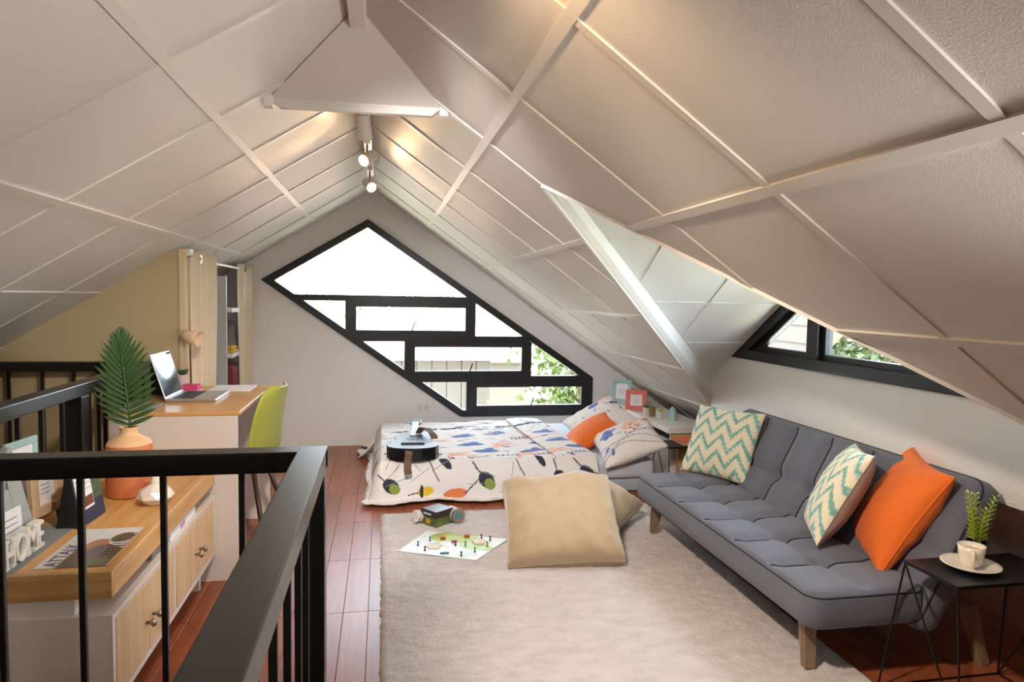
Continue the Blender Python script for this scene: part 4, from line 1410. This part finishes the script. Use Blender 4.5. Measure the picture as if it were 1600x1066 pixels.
# ------------------------------------------------------------------ sofa
t = thing('sofa', 'grey tufted sofa bed with wooden legs under the dormer window', 'sofa', (1.75, 2.75, 0))
def tufted(name, w, d, th, nc, nr, M, parent, r=0.055, m=None, n=(193, 65), bul=0.022):
    """padded slab; local x along width, y depth, z up (front face)"""
    nu, nv = n
    U, V = np.meshgrid(np.linspace(-1, 1, nu), np.linspace(-1, 1, nv), indexing='ij')
    x, y = U * w / 2, V * d / 2
    # round the corners in plan
    cx, cy = w / 2 - r, d / 2 - r
    dxp, dyp = np.clip(np.abs(x) - cx, 0, None) / r, np.clip(np.abs(y) - cy, 0, None) / r
    both = (dxp > 0) & (dyp > 0)
    a = dxp * np.sqrt(np.clip(1 - dyp ** 2 / 2, 0, 1)); bb = dyp * np.sqrt(np.clip(1 - dxp ** 2 / 2, 0, 1))
    x2 = np.where(both, np.sign(x) * (cx + a * r), x); y2 = np.where(both, np.sign(y) * (cy + bb * r), y)
    fu, fv = (U + 1) / 2 * nc, (V + 1) / 2 * nr
    du, dv_ = np.abs(fu - np.round(fu)) * w / nc, np.abs(fv - np.round(fv)) * d / nr
    seam_u = np.where((np.round(fu) > 0) & (np.round(fu) < nc), 1, 0); seam_v = np.where((np.round(fv) > 0) & (np.round(fv) < nr), 1, 0)
    hb = np.clip(np.minimum(w / 2 - np.abs(x), d / 2 - np.abs(y)) / 0.05, 0, 1)
    z = bul * np.sqrt(np.clip(hb * (2 - hb), 0, 1))
    z -= seam_u * (0.003 * np.exp(-(du / 0.008) ** 2) + 0.020 * np.exp(-(du / 0.035) ** 2)) * hb
    z -= seam_v * (0.003 * np.exp(-(dv_ / 0.008) ** 2) + 0.015 * np.exp(-(dv_ / 0.035) ** 2)) * hb
    tu = seam_u * seam_v * np.exp(-((du ** 2 + dv_ ** 2) / 0.03 ** 2))
    z -= 0.016 * tu
    nloc = len(U)
    # loop rows: top grid, then side rings
    top = np.stack([x2, y2, z], -1)
    V3 = top.reshape(-1, 3).tolist()
    idx = np.arange(nu * nv).reshape(nu, nv)
    F = np.stack([idx[:-1, :-1], idx[1:, :-1], idx[1:, 1:], idx[:-1, 1:]], -1).reshape(-1, 4).tolist()
    ring = list(idx[:, 0]) + list(idx[-1, 1:]) + list(idx[-2::-1, -1]) + list(idx[0, -2:0:-1])
    R0 = [V3[i] for i in ring]
    prev = ring
    for dzv, sc in ((-0.006, 0.004), (-0.02, 0.006), (-th * 0.5, 0.009), (-th + 0.015, 0.004), (-th, -0.012)):
        st = len(V3)
        for px, py, pz in R0:
            l = math.hypot(px, py)
            V3.append((px + sc * (px / (w / 2)) , py + sc * (py / (d / 2)), dzv))
        cur = list(range(st, st + len(ring)))
        for i in range(len(ring)):
            j = (i + 1) % len(ring)
            F.append([prev[j], prev[i], cur[i], cur[j]])
        prev = cur
    F.append(list(prev))
    Mi = BASE[parent.name].inverted() @ M
    me = bpy.data.meshes.new(name)
    me.from_pydata([tuple(Mi @ Vector(v)) for v in V3], [], F)
    me.materials.append(m or M_['sofa'])
    o = link(name, me, parent, True, 0.9)
    q = [M @ Vector((px * 1.003, py * 1.003, pz - 0.002)) for px, py, pz in R0]
    b = MB(); b.tube(q + [q[0]], 0.0035, 5, cap=False)
    b.build('piping', M_['pipe'], o, smooth=True)
    # seam threads
    for kx in range(1, nc):
        iu = int(round(kx / nc * (nu - 1)))
        pts = [M @ Vector((x2[iu, j], y2[iu, j], z[iu, j] + 0.0025)) for j in range(2, nv - 2, 2)]
        MB().tube(pts, 0.0034, 5).build('seam_thread', M_['pipe'], o)
    return o
Ms = frame_matrix((1.617, 2.755, 0.325), (0, 1, 0), (-1, 0, 0))
tufted('seat', 1.575, 0.445, 0.115, 6, 2, Ms, t)
r_, u_ = Vector((0, 1, 0)), Vector((-0.50, 0, -0.866))
# backrest: local y points down the back, z towards the sitter
p0, p1 = Vector((1.79, 2.755, 0.20)), Vector((2.045, 2.755, 0.695))
upv = (p1 - p0).normalized()
Mb = frame_matrix((p0 + p1) / 2, (0, -1, 0), upv)
tufted('backrest', 1.585, 0.555, 0.09, 6, 2, Mb, t)
b = MB().box(1.50, 2.0, 2.10, 3.42, 0.165, 0.20)
b.build('underframe', M_['dark'], t)
for x, y, sx, sy in ((1.475, 2.10, -0.0, 0.02), (1.475, 3.43, -0.0, 0.12), (2.10, 2.07, 0.05, -0.0), (2.08, 3.43, 0.05, 0.05)):
    z0 = 0.0235 if x < 1.6 else 0.0
    MB().bar((x + sx, y + sy * 0.6 - 0.03, z0), (x, y, 0.215), 0.036, 0.03, up=(0, 1, 0), wx1=0.05, wy1=0.042).build('leg', M_['leg'], t)

# ------------------------------------------------------------------ side tables
def side_table(label, x0, x1, y0, y1, h, sp=0.05, d=None):
    t = thing('side_table', label, 'table', ((x0 + x1) / 2, (y0 + y1) / 2, 0))
    MB().box(x0, x1, y0, y1, h - 0.012, h, 0.002, 1).build('table_top', M_['blackmetal'], t)
    r = 0.0035
    T = [(x0 + 0.004, y0 + 0.004), (x1 - 0.004, y0 + 0.004), (x1 - 0.004, y1 - 0.004), (x0 + 0.004, y1 - 0.004)]
    B_ = [(x0 - sp * 0.2, y0 - sp), (x1 + sp * 0.4, y0 - sp), (x1 + sp * 0.2, y1 + sp * 0.5), (x0 - sp, y1 + sp * 0.5)]
    for i in range(4):
        MB().tube([(*T[i], h - 0.01), (*B_[i], r)], r, 6).build('leg_rod', M_['blackmetal'], t)
        MB().tube([(*B_[i], r), (*B_[(i + 1) % 4], r)], r, 6).build('base_rod', M_['blackmetal'], t)
    MB().tube([(*T[3], h - 0.01), (*B_[0], r)], r, 6).build('leg_rod', M_['blackmetal'], t)
    MB().tube([(*T[1], h - 0.01), (*B_[2], r)], r, 6).build('leg_rod', M_['blackmetal'], t)
    return t
side_table('black wire side table at the near end of the sofa, carrying the coffee cup', 1.715, 2.135, 1.725, 1.945, 0.45)
side_table('black wire side table between the bed and the far end of the sofa', 1.87, 2.12, 4.19, 4.42, 0.33, 0.03)

# cup, saucer, glass with herb
cx, cy, cz = 1.877, 1.845, 0.45
t = thing('saucer', 'white saucer on the black side table by the sofa', 'saucer', (cx, cy, cz))
MB().lathe([(0.035, 0.0), (0.045, 0.002), (0.075, 0.012), (0.086, 0.017), (0.085, 0.019), (0.07, 0.014), (0.04, 0.006), (0.0005, 0.006)], (cx, cy, cz), 40).build('dish', M_['porcelain'], t, smooth=True)
t = thing('coffee_cup', 'white coffee cup standing on the saucer', 'cup', (cx, cy, cz + 0.007))
c0 = (cx + 0.003, cy + 0.002, cz + 0.0065)
MB().lathe([(0.022, 0.0), (0.025, 0.003), (0.032, 0.02), (0.037, 0.045), (0.040, 0.07), (0.0375, 0.07), (0.034, 0.045), (0.029, 0.02), (0.02, 0.008), (0.0005, 0.007)], c0, 36).build('bowl', M_['porcelain'], t, smooth=True)
MB().lathe([(0.0352, 0.055), (0.0005, 0.0552)], c0, 30, close=False).build('coffee', M_['coffee'], t)
hv = Vector((-0.62, -0.78, 0)).normalized()
pts = []
for i in range(11):
    q = -1.25 + 2.5 * i / 10
    pts.append(Vector(c0) + hv * (0.034 + 0.024 * math.cos(q)) + Vector((0, 0, 0.038 + 0.022 * math.sin(q))))
MB().tube(pts, 0.0048, 8).build('handle', M_['porcelain'], t, smooth=True)
gx, gy = 1.955, 1.905
t = thing('herb_jar', 'small glass jar with bright green herb sprigs on the black side table', 'plant', (gx, gy, cz))
MB().lathe([(0.025, 0), (0.027, 0.003), (0.027, 0.075), (0.025, 0.075), (0.025, 0.006), (0.0005, 0.005)], (gx, gy, cz + 0.0005), 24).build('jar', glass_mat('jar_glass', (0.92, 0.95, 0.93)), t, smooth=True)
MB().lathe([(0.0235, 0.008), (0.0235, 0.045), (0.0005, 0.046)], (gx, gy, cz), 20).build('soil', M_['soil'], t)
for dx_, dy_, hh in ((-0.034, 0.0, 0.185), (-0.002, 0.008, 0.175), (0.042, -0.01, 0.17), (0.010, -0.012, 0.13), (-0.012, 0.01, 0.12), (0.0, -0.016, 0.10)):
    p = Vector((gx + dx_ * 0.25, gy + dy_ * 0.4, cz + 0.045)); q = p + Vector((dx_, dy_, hh))
    mid = (p + q) / 2 + Vector((-dx_ * 0.25, 0, 0))
    st = MB().tube([p, mid, q], 0.0014, 5).build('sprig', M_['plant'], t)
    b = MB()
    nL = int(hh / 0.0085)
    for i in range(nL):
        s = 0.12 + 0.88 * i / (nL - 1)
        c = (1 - s) ** 2 * p + 2 * s * (1 - s) * mid + s * s * q
        for k2 in range(3):
            an = i * 1.1 + k2 * 2.09
            L = 0.027 * (1.1 - 0.45 * s)
            d = Vector((math.cos(an), math.sin(an), 0.55)).normalized() * L
            sd = Vector((-math.sin(an), math.cos(an), 0)) * L * 0.24
            b.add([c, c + d * 0.5 + sd, c + d, c + d * 0.5 - sd], [(0, 1, 2, 3)])
    b.build('leaves', M_['plant'], st)['kind'] = 'stuff'

# ------------------------------------------------------------------ headboard shelf and its things
t = thing('headboard_shelf', 'white low shelf along the head of the bed under the slope', 'shelf', (2.1, 5, 0))
MB().box(1.985, 2.33, 4.47, 5.98, 0.362, 0.40, 0.003).build('shelf_top', M_['lampw'], t)
MB().box(2.02, 2.33, 4.50, 4.525, 0.0, 0.362).build('side_panel', M_['lampw'], t)
MB().box(2.02, 2.33, 5.94, 5.965, 0.0, 0.362).build('side_panel', M_['lampw'], t)
MB().box(2.02, 2.04, 4.525, 5.94, 0.0, 0.30).build('front_panel', M_['lampw'], t)
M = at((2.06, 5.64, 0.402), math.radians(-125), 0.10)
photo_frame('photo_frame', 'pale grey blue photo frame at the far end of the bed shelf', 'frame', M, 0.17, 0.20, 0.032, M_['teal'])
M = at((2.04, 5.24, 0.402), math.radians(-112), 0.12)
photo_frame('photo_frame', 'coral pink photo frame on the bed shelf', 'frame', M, 0.17, 0.165, 0.036, M_['coral'])
for i, (x, y, lab, pm) in enumerate(((2.05, 5.05, 'dark green cactus in a white pot next to the coral frame', M_['plant2']), (2.065, 4.96, 'tiny brownish plant in the middle of the three pots on the bed shelf', mat('brown_green', (120, 110, 70), 0.6)), (2.085, 4.865, 'bright green succulent in a white pot, nearest on the bed shelf', M_['plant']))):
    t = thing('mini_plant', lab, 'plant', (x, y, 0.4005), None, 'mini plants on the bed shelf')
    MB().lathe([(0.018, 0), (0.020, 0.002), (0.027, 0.05), (0.028, 0.054), (0.024, 0.054), (0.023, 0.046)], (x, y, 0.4005), 16).build('pot', M_['lampw'] if i != 1 else mat('brown_pot', (150, 110, 84), 0.6), t, smooth=True, auto=0.8)
    b = MB()
    for k2 in range(16):
        q = k2 * 2.4; r = 0.03 * math.sqrt(k2 / 16)
        p = Vector((x, y, 0.445)); d = Vector((math.cos(q) * r, math.sin(q) * r, 0.036 - 0.4 * r))
        b.tube([p, p + d * 0.7, p + d], [0.007, 0.009, 0.002], 5)
    b.build('leaves', pm, t)['kind'] = 'stuff'
b = MB().prism([(2.125, 4.79, 0.401), (2.15, 4.735, 0.401), (2.15, 4.735, 0.47), (2.1375, 4.7625, 0.505), (2.125, 4.79, 0.47)], (0.022, 0.010, 0))
o = b.build('house_ornament', M_['teal'])
tag(o, 'small grey green house shaped ornament on the near end of the bed shelf', 'ornament')
t = thing('hardback_book', 'orange book lying on the side table between bed and sofa', 'book', (2.0, 4.3, 0.33))
MB().box(1.985, 2.13, 4.225, 4.43, 0.3305, 0.352, 0.001, 1).build('pages', mat('pinkish_paper', (226, 170, 150), 0.7), t)
b = MB().box(1.98, 2.135, 4.22, 4.435, 0.352, 0.355).build('cover', mat('orange_cover', (236, 120, 66), 0.5), t)
o = MB().box(2.05, 2.30, 4.44, 4.465, 0.02, 0.345, 0.004).build('storage_box', mat('cardboard', (206, 178, 146), 0.7))
tag(o, 'tan storage panel standing under the near end of the bed shelf', 'box')

# ------------------------------------------------------------------ guitar
t = thing('guitar', 'black acoustic guitar lying on the duvet, neck away', 'guitar', (0.19, 4.5, 0.26))
def gprof(s):
    """half width along body length 0..1 from the tail"""
    pts = [(0, 0.0), (0.015, 0.06), (0.05, 0.105), (0.12, 0.145), (0.25, 0.165), (0.38, 0.155), (0.5, 0.128), (0.6, 0.115), (0.7, 0.118), (0.82, 0.128), (0.92, 0.115), (0.98, 0.075), (1, 0.0)]
    for (a, wa), (b_, wb) in zip(pts, pts[1:]):
        if a <= s <= b_:
            f = (s - a) / (b_ - a); return wa + (wb - wa) * f
    return 0
bl, bd = 0.43, 0.078
an = math.radians(-4)
G = Matrix.Translation((0.19, 4.25, 0.268)) @ Matrix.Rotation(an, 4, 'Z') @ Matrix.Rotation(math.radians(1.0), 4, 'X')
ss = [0, 0.004, 0.015, 0.03, 0.05, 0.085, 0.12, 0.18, 0.25, 0.32, 0.38, 0.44, 0.5, 0.55, 0.6, 0.65, 0.7, 0.76, 0.82, 0.87, 0.92, 0.955, 0.98, 1.0]
loop = [(gprof(s), s * bl) for s in ss] + [(-gprof(s), s * bl) for s in reversed(ss[1:-1])]
MB().prism([G @ Vector((x, y, 0)) for x, y in loop], (G.to_3x3() @ Vector((0, 0, 1))) * bd).build('body', M_['guitar'], t)
MB().prism([G @ Vector((x * 1.012, y * 1.006 - 0.001, bd)) for x, y in loop], (G.to_3x3() @ Vector((0, 0, 1))) * 0.004).build('soundboard', M_['guitop'], t)
MB().lathe([(0.048, 0), (0.048, 0.0015), (0.0005, 0.0015)], G @ Vector((0, bl * 0.66, bd + 0.004)), 24).build('sound_hole', M_['dark'], t)
MB().box(-0.075, 0.075, bl * 0.27, bl * 0.27 + 0.028, bd + 0.004, bd + 0.014, 0.003, M=G).build('bridge', M_['dark'], t)
MB().box(-0.026, 0.026, bl * 0.80, bl + 0.36, bd + 0.004, bd + 0.014, M=G).build('fretboard', mat('fret_grey', (150, 156, 168), 0.3), t)
MB().box(-0.024, 0.024, bl, bl + 0.36, bd - 0.016, bd + 0.004, 0.008, M=G).build('neck', M_['chairleg'], t)
MB().box(-0.034, 0.034, bl + 0.36, bl + 0.53, bd - 0.014, bd + 0.006, 0.003, M=G).build('headstock', M_['dark'], t)
b = MB()
for x in (-0.04, 0.04):
    for y in (0.40, 0.445, 0.49):
        b.tube([G @ Vector((x * 0.8, bl + y, bd - 0.004)), G @ Vector((x * 1.25, bl + y, bd - 0.004))], 0.006, 6)
b.build('tuning_pegs', M_['steel'], t)
b = MB()
for k2 in range(6):
    x = -0.018 + k2 * 0.0072
    b.tube([G @ Vector((x, bl * 0.29, bd + 0.0155)), G @ Vector((x, bl + 0.37, bd + 0.0165))], 0.0008, 4)
b.build('strings', M_['steel'], t)
P = []
for q in ((-0.02, -0.012, 0.072), (-0.022, -0.020, 0.05), (-0.026, -0.022, 0.01), (-0.03, -0.05, -0.028), (-0.02, -0.085, -0.055)):
    P.append(G @ Vector(q))
b = MB()
for a_, b_ in zip(P, P[1:]): b.bar(a_, b_, 0.045, 0.004, up=(0, -1, 0.3))
b.build('strap', M_['strap'], t)
b = MB()
q = [G @ Vector(v) for v in ((0.03, bl * 0.98, bd + 0.01), (0.05, bl * 0.95, bd + 0.05), (0.09, bl * 0.86, bd + 0.055), (0.125, bl * 0.72, bd + 0.03), (0.14, bl * 0.62, bd + 0.008))]
for a_, b_ in zip(q, q[1:]): b.bar(a_, b_, 0.05, 0.005, up=(0, 0.3, 1))
b.build('strap', M_['strap'], t)

# ------------------------------------------------------------------ board game on the rug
gz = 0.0275
def board_print(U, V):
    C = np.full(U.shape + (3,), lin(232, 238, 240))
    C[ell(U, V, 0.42, 0.80, 0.30, 0.25, 0.2)] = lin(176, 190, 40)
    C[ell(U, V, 0.80, 0.52, 0.24, 0.13, -0.2)] = lin(176, 206, 120)
    C[ell(U, V, 0.35, 0.45, 0.12, 0.10, 0.6)] = lin(190, 210, 130)
    C[ell(U, V, 0.78, 0.18, 0.10, 0.16, 0)] = lin(206, 226, 216)
    C[ell(U, V, 0.44, 0.55, 0.12, 0.09, 0)] = lin(232, 226, 236)
    return C
BQ = [(0.085, 3.385), (0.455, 3.21), (0.655, 3.47), (0.245, 3.66)]
t = flat_print('game_board', BQ, 70, 60, board_print, M_['paper'], gz, th=0.003)
tag(t, 'white and green board game map spread on the rug', 'game board')
def bp(u, v):
    q = [Vector((*p, 0)) for p in BQ]
    return (1 - u) * (1 - v) * q[0] + u * (1 - v) * q[1] + u * v * q[2] + (1 - u) * v * q[3]
pm = {'teal': mat('teal_piece', (60, 120, 118), 0.4), 'red': mat('red_piece', (168, 64, 44), 0.4), 'navy': mat('navy_piece', (52, 60, 90), 0.4), 'green': mat('green_piece', (86, 140, 76), 0.4)}
peg0 = None
for u, v, c, lab in ((0.14, 0.30, 'teal', 'teal game pawn nearest the left corner of the game map'), (0.30, 0.12, 'navy', 'navy game pawn near the front left edge of the game map'),
                     (0.20, 0.55, 'teal', 'teal game pawn just behind the left cream tile'), (0.55, 0.48, 'navy', 'navy game pawn in the very middle of the game map'),
                     (0.66, 0.52, 'green', 'green game pawn right of the navy pawn in the middle of the map'), (0.72, 0.90, 'navy', 'navy game pawn behind the right cream tile'),
                     (0.84, 0.86, 'navy', 'navy game pawn nearest the far right corner of the game map'), (0.90, 0.60, 'green', 'green game pawn near the right edge of the game map'),
                     (0.86, 0.30, 'teal', 'teal game pawn near the right front edge of the game map'), (0.78, 0.08, 'navy', 'navy game pawn nearest the front right corner of the game map')):
    p = bp(u, v)
    o = MB().lathe([(0.006, 0), (0.006, 0.003), (0.0035, 0.007), (0.003, 0.014), (0.0055, 0.019), (0.0035, 0.024), (0.0005, 0.025)], (p.x, p.y, gz + 0.0003), 10).build('game_pawn', pm[c], smooth=True)
    tag(o, lab, 'pawn', 'pawns on the game map')
for u, v, c, lab in ((0.30, 0.72, 'red', 'red game token at the left of the green patch'), (0.48, 0.62, 'red', 'red game token in the middle of the green patch'), (0.53, 0.93, 'red', 'red game token at the back of the green patch')):
    p = bp(u, v)
    o = MB().box(p.x - 0.014, p.x + 0.014, p.y - 0.012, p.y + 0.012, gz + 0.0003, gz + 0.010, 0.002).build('game_token', pm[c])
    tag(o, lab, 'token')
for u, v, lab in ((0.33, 0.33, 'cream five sided tile on the left of the game map'), (0.75, 0.74, 'cream five sided tile on the right of the game map')):
    p = bp(u, v)
    b = MB().prism([(p.x + 0.042 * math.cos(q), p.y + 0.042 * math.sin(q), gz + 0.0003) for q in [2 * PI * i / 5 + 0.3 for i in range(5)]], (0, 0, 0.006))
    o = b.build('game_tile', mat('cream_tile', (226, 218, 196), 0.5)); tag(o, lab, 'tile')
p = bp(0.56, 0.10)
o = MB().box(p.x - 0.022, p.x + 0.022, p.y - 0.006, p.y + 0.006, gz + 0.0003, gz + 0.008, 0.001, 1).build('game_marker', pm['teal'])
tag(o, 'teal bar marker near the front edge of the game map', 'marker')
# box and tins behind the board
t = thing('game_box', 'square dark game box with green sides on the rug', 'box', (0.31, 3.80, 0.0245))
Bx = Matrix.Translation((0.312, 3.80, 0.0255)) @ Matrix.Rotation(math.radians(38), 4, 'Z')
MB().box(-0.065, 0.065, -0.062, 0.062, 0, 0.048, 0.001, 1, M=Bx).build('box_base', mat('green_print', (92, 104, 46), 0.4, var=0.7, vscale=45), t)
MB().box(-0.067, 0.067, -0.064, 0.064, 0.045, 0.083, 0.002, 1, M=Bx).build('box_lid', mat('dark_brown_box', (44, 34, 36), 0.4), t)
MB().box(-0.062, 0.062, -0.059, 0.059, 0.083, 0.0838, M=Bx).build('lid_top', M_['tinlid'], t)
b = MB()
for k2 in range(5):
    b.box(-0.0685, -0.067, 0.03 - k2 * 0.013, 0.038 - k2 * 0.013, 0.058, 0.068, M=Bx)
b.build('printed_lettering', M_['paperw'], t)
b = MB().box(-0.0665, -0.0648, -0.012, 0.018, 0.008, 0.034, M=Bx)
b.build('yellow_print', M_['yellow'], t)
t = thing('game_tin', 'small white tin with red and dark label left of the game box', 'tin', (0.215, 3.79, 0.0245))
Mt = Vector((-0.85, -0.45, 0.12)).to_track_quat('Z', 'Y').to_matrix().to_4x4()
MB().lathe([(0.033, -0.03), (0.033, 0.02)], (0.215, 3.82, 0.0595), 22, Mt).build('tin_body', mat('white_red_label', (214, 204, 200), 0.4, var=0.4, vscale=60), t, smooth=True, auto=0.8)
MB().lathe([(0.0345, 0.02), (0.0345, 0.03), (0.0005, 0.031)], (0.215, 3.82, 0.0595), 22, Mt).build('tin_lid', M_['lampw'], t, smooth=True, auto=0.8)
t = thing('game_tin', 'round tin lying on its side with a teal lid right of the game box', 'tin', (0.42, 3.77, 0.0245))
Mt = Vector((0.42, -0.90, 0.05)).to_track_quat('Z', 'Y').to_matrix().to_4x4()
MB().lathe([(0.040, -0.055), (0.040, 0.03)], (0.412, 3.80, 0.0665), 26, Mt).build('tin_body', mat('cream_label', (214, 196, 176), 0.4, var=0.3, vscale=50), t, smooth=True, auto=0.8)
ldd = MB().lathe([(0.0415, 0.03), (0.0415, 0.044), (0.039, 0.045), (0.0005, 0.045)], (0.412, 3.80, 0.0665), 26, Mt).build('tin_lid', M_['tealid'], t, smooth=True, auto=0.8)
MB().lathe([(0.034, 0.0452), (0.034, 0.0458), (0.026, 0.0458), (0.026, 0.0452)], (0.412, 3.80, 0.0665), 26, Mt, close=False).build('lid_ring', mat('red_ring', (190, 96, 80), 0.5), ldd)

# ------------------------------------------------------------------ outside
def tree(label, x, y, zb, h, r, nl, m, ls=0.14, seed=0, group='trees outside the window'):
    t = thing('tree', label, 'tree', (x, y, zb), None, group)
    MB().tube([(x, y, zb), (x + 0.1, y, zb + h * 0.3), (x, y + 0.1, zb + h * 0.6)], [0.16, 0.12, 0.06], 8).build('trunk', M_['bark'], t, smooth=True)
    b = MB()
    for k in range(5):
        q = 2 * PI * k / 5 + seed
        b.tube([(x, y, zb + h * 0.35), (x + math.cos(q) * r * 0.4, y + math.sin(q) * r * 0.4, zb + h * 0.6), (x + math.cos(q) * r * 0.7, y + math.sin(q) * r * 0.7, zb + h * 0.75)], [0.06, 0.04, 0.015], 5)
    b.build('branches', M_['bark'], t)
    g = np.random.default_rng(seed)
    cl = g.normal(0, 1, (22, 3)); cl /= np.linalg.norm(cl, axis=1)[:, None]
    cl = cl * g.uniform(0.3, 0.9, (22, 1)) * [r, r, h * 0.30] + [x, y, zb + h * 0.70]
    c = cl[g.integers(0, 22, nl)] + g.normal(0, r * 0.22, (nl, 3))
    d = g.normal(0, 1, (nl, 3)); d /= np.linalg.norm(d, axis=1)[:, None]
    e = np.cross(d, g.normal(0, 1, (nl, 3))); e /= np.linalg.norm(e, axis=1)[:, None]
    L = ls * g.uniform(0.6, 1.3, (nl, 1))
    V = np.stack([c - d * L / 2, c + e * L * 0.25, c + d * L / 2, c - e * L * 0.25], 1).reshape(-1, 3)
    Mi = BASE[t.name].inverted()
    V = V + np.array(Mi.translation)
    me = bpy.data.meshes.new('foliage'); me.from_pydata(V.tolist(), [], np.arange(nl * 4).reshape(-1, 4).tolist()); me.materials.append(m)
    link('foliage', me, t)['kind'] = 'stuff'


struct(MB().box(-40, 60, 6.6, 90, -3.1, -3.0), 'ground', M_['ground'])
struct(MB().box(2.9, 60, -20, 6.6, -3.1, -3.0), 'ground.001', M_['ground'])
tree('yellow green leafy tree close outside the right part of the back window', 3.3, 9.4, -3.0, 4.6, 1.25, 4200, M_['leafout'], 0.13, 1)
tree('light green tree behind the leafy one outside the back window', 4.6, 12.5, -3.0, 4.8, 1.6, 4200, M_['leafout'], 0.16, 2)
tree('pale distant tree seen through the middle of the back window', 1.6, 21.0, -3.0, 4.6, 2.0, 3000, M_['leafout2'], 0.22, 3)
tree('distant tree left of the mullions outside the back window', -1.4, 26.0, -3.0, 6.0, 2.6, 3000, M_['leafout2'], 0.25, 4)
tree('flowering green shrub tree outside the dormer window', 8.1, 9.9, -3.0, 4.6, 1.8, 7500, M_['leafout3'], 0.13, 5, 'trees outside the dormer')
tree('green shrub tree further along outside the dormer window', 8.9, 4.6, -3.0, 4.7, 1.7, 6000, M_['leafout3'], 0.13, 6, 'trees outside the dormer')
# white neighbour house with vertical boards, low left of the back window
t = thing('neighbour_house', 'white house with vertical boards outside the lower left of the back window', 'house', (0.6, 11, -3))
for k2 in range(14):
    MB().box(-1.6 + k2 * 0.24, -1.6 + k2 * 0.24 + 0.225, 11.0, 11.08, -3.0, 0.35).build('wall_board', M_['siding'], t)
MB().box(-1.6, 1.76, 11.08, 13.5, -3.0, 0.33).build('house_body', mat('pale_grey_wall', (190, 196, 196), 0.8), t)
b = MB().prism([(-1.9, 10.7, 0.30), (-1.9, 13.8, 0.30), (-1.9, 12.2, 0.85)], (3.9, 0, 0))
b.build('roof', mat('salmon_roof', (206, 170, 152), 0.8), t)
t = thing('garden_pavilion', 'small roofed pavilion far outside the middle of the back window', 'pavilion', (3.1, 17.5, -3))
b = MB().prism([(2.4, 17.0, -0.35), (4.0, 17.0, -0.35), (3.8, 17.3, -0.10), (2.6, 17.3, -0.10)], (0, 1.0, 0)); b.build('roof', M_['brownw'], t)
MB().box(2.7, 3.7, 17.2, 17.9, -3.0, -0.352).build('body', M_['siding'], t)
# neighbour wall with lap siding outside the dormer, gable end board
t = thing('neighbour_wall', 'cream lap siding wall with brown gable board outside the dormer window', 'house', (3.6, 6.3, -3))
XN = 3.6
yl_ = lambda z: 5.0 - (z - 0.98) * 1.34
for k2 in range(18):
    z0 = -0.6 + k2 * 0.155
    z1 = z0 + 0.155
    y0_, y1_ = (yl_(z0), yl_(z1)) if z0 > 0.5 else (5.6, 5.6)
    b = MB().prism([(XN, 7.6, z0), (XN, y0_, z0), (XN, y1_, z1), (XN, 7.6, z1)], (0.06, 0, 0))
    for v_ in b.v:
        if abs(v_.z - z0) < 1e-6 and v_.x < XN + 0.01: v_.x -= 0.02
    b.build('siding_board', M_['siding'], t)
MB().bar((XN - 0.06, yl_(0.45) - 0.03, 0.45), (XN - 0.06, yl_(2.1) - 0.03, 2.1), 0.11, 0.06, up=(1, 0, 0)).build('gable_board', M_['brownw'], t)
MB().box(XN - 0.75, XN + 0.3, 4.3, 7.6, 2.2, 2.26).build('sky_blocker_slab', M_['brownw'], t)  # unseen slab added to keep sky light off the siding
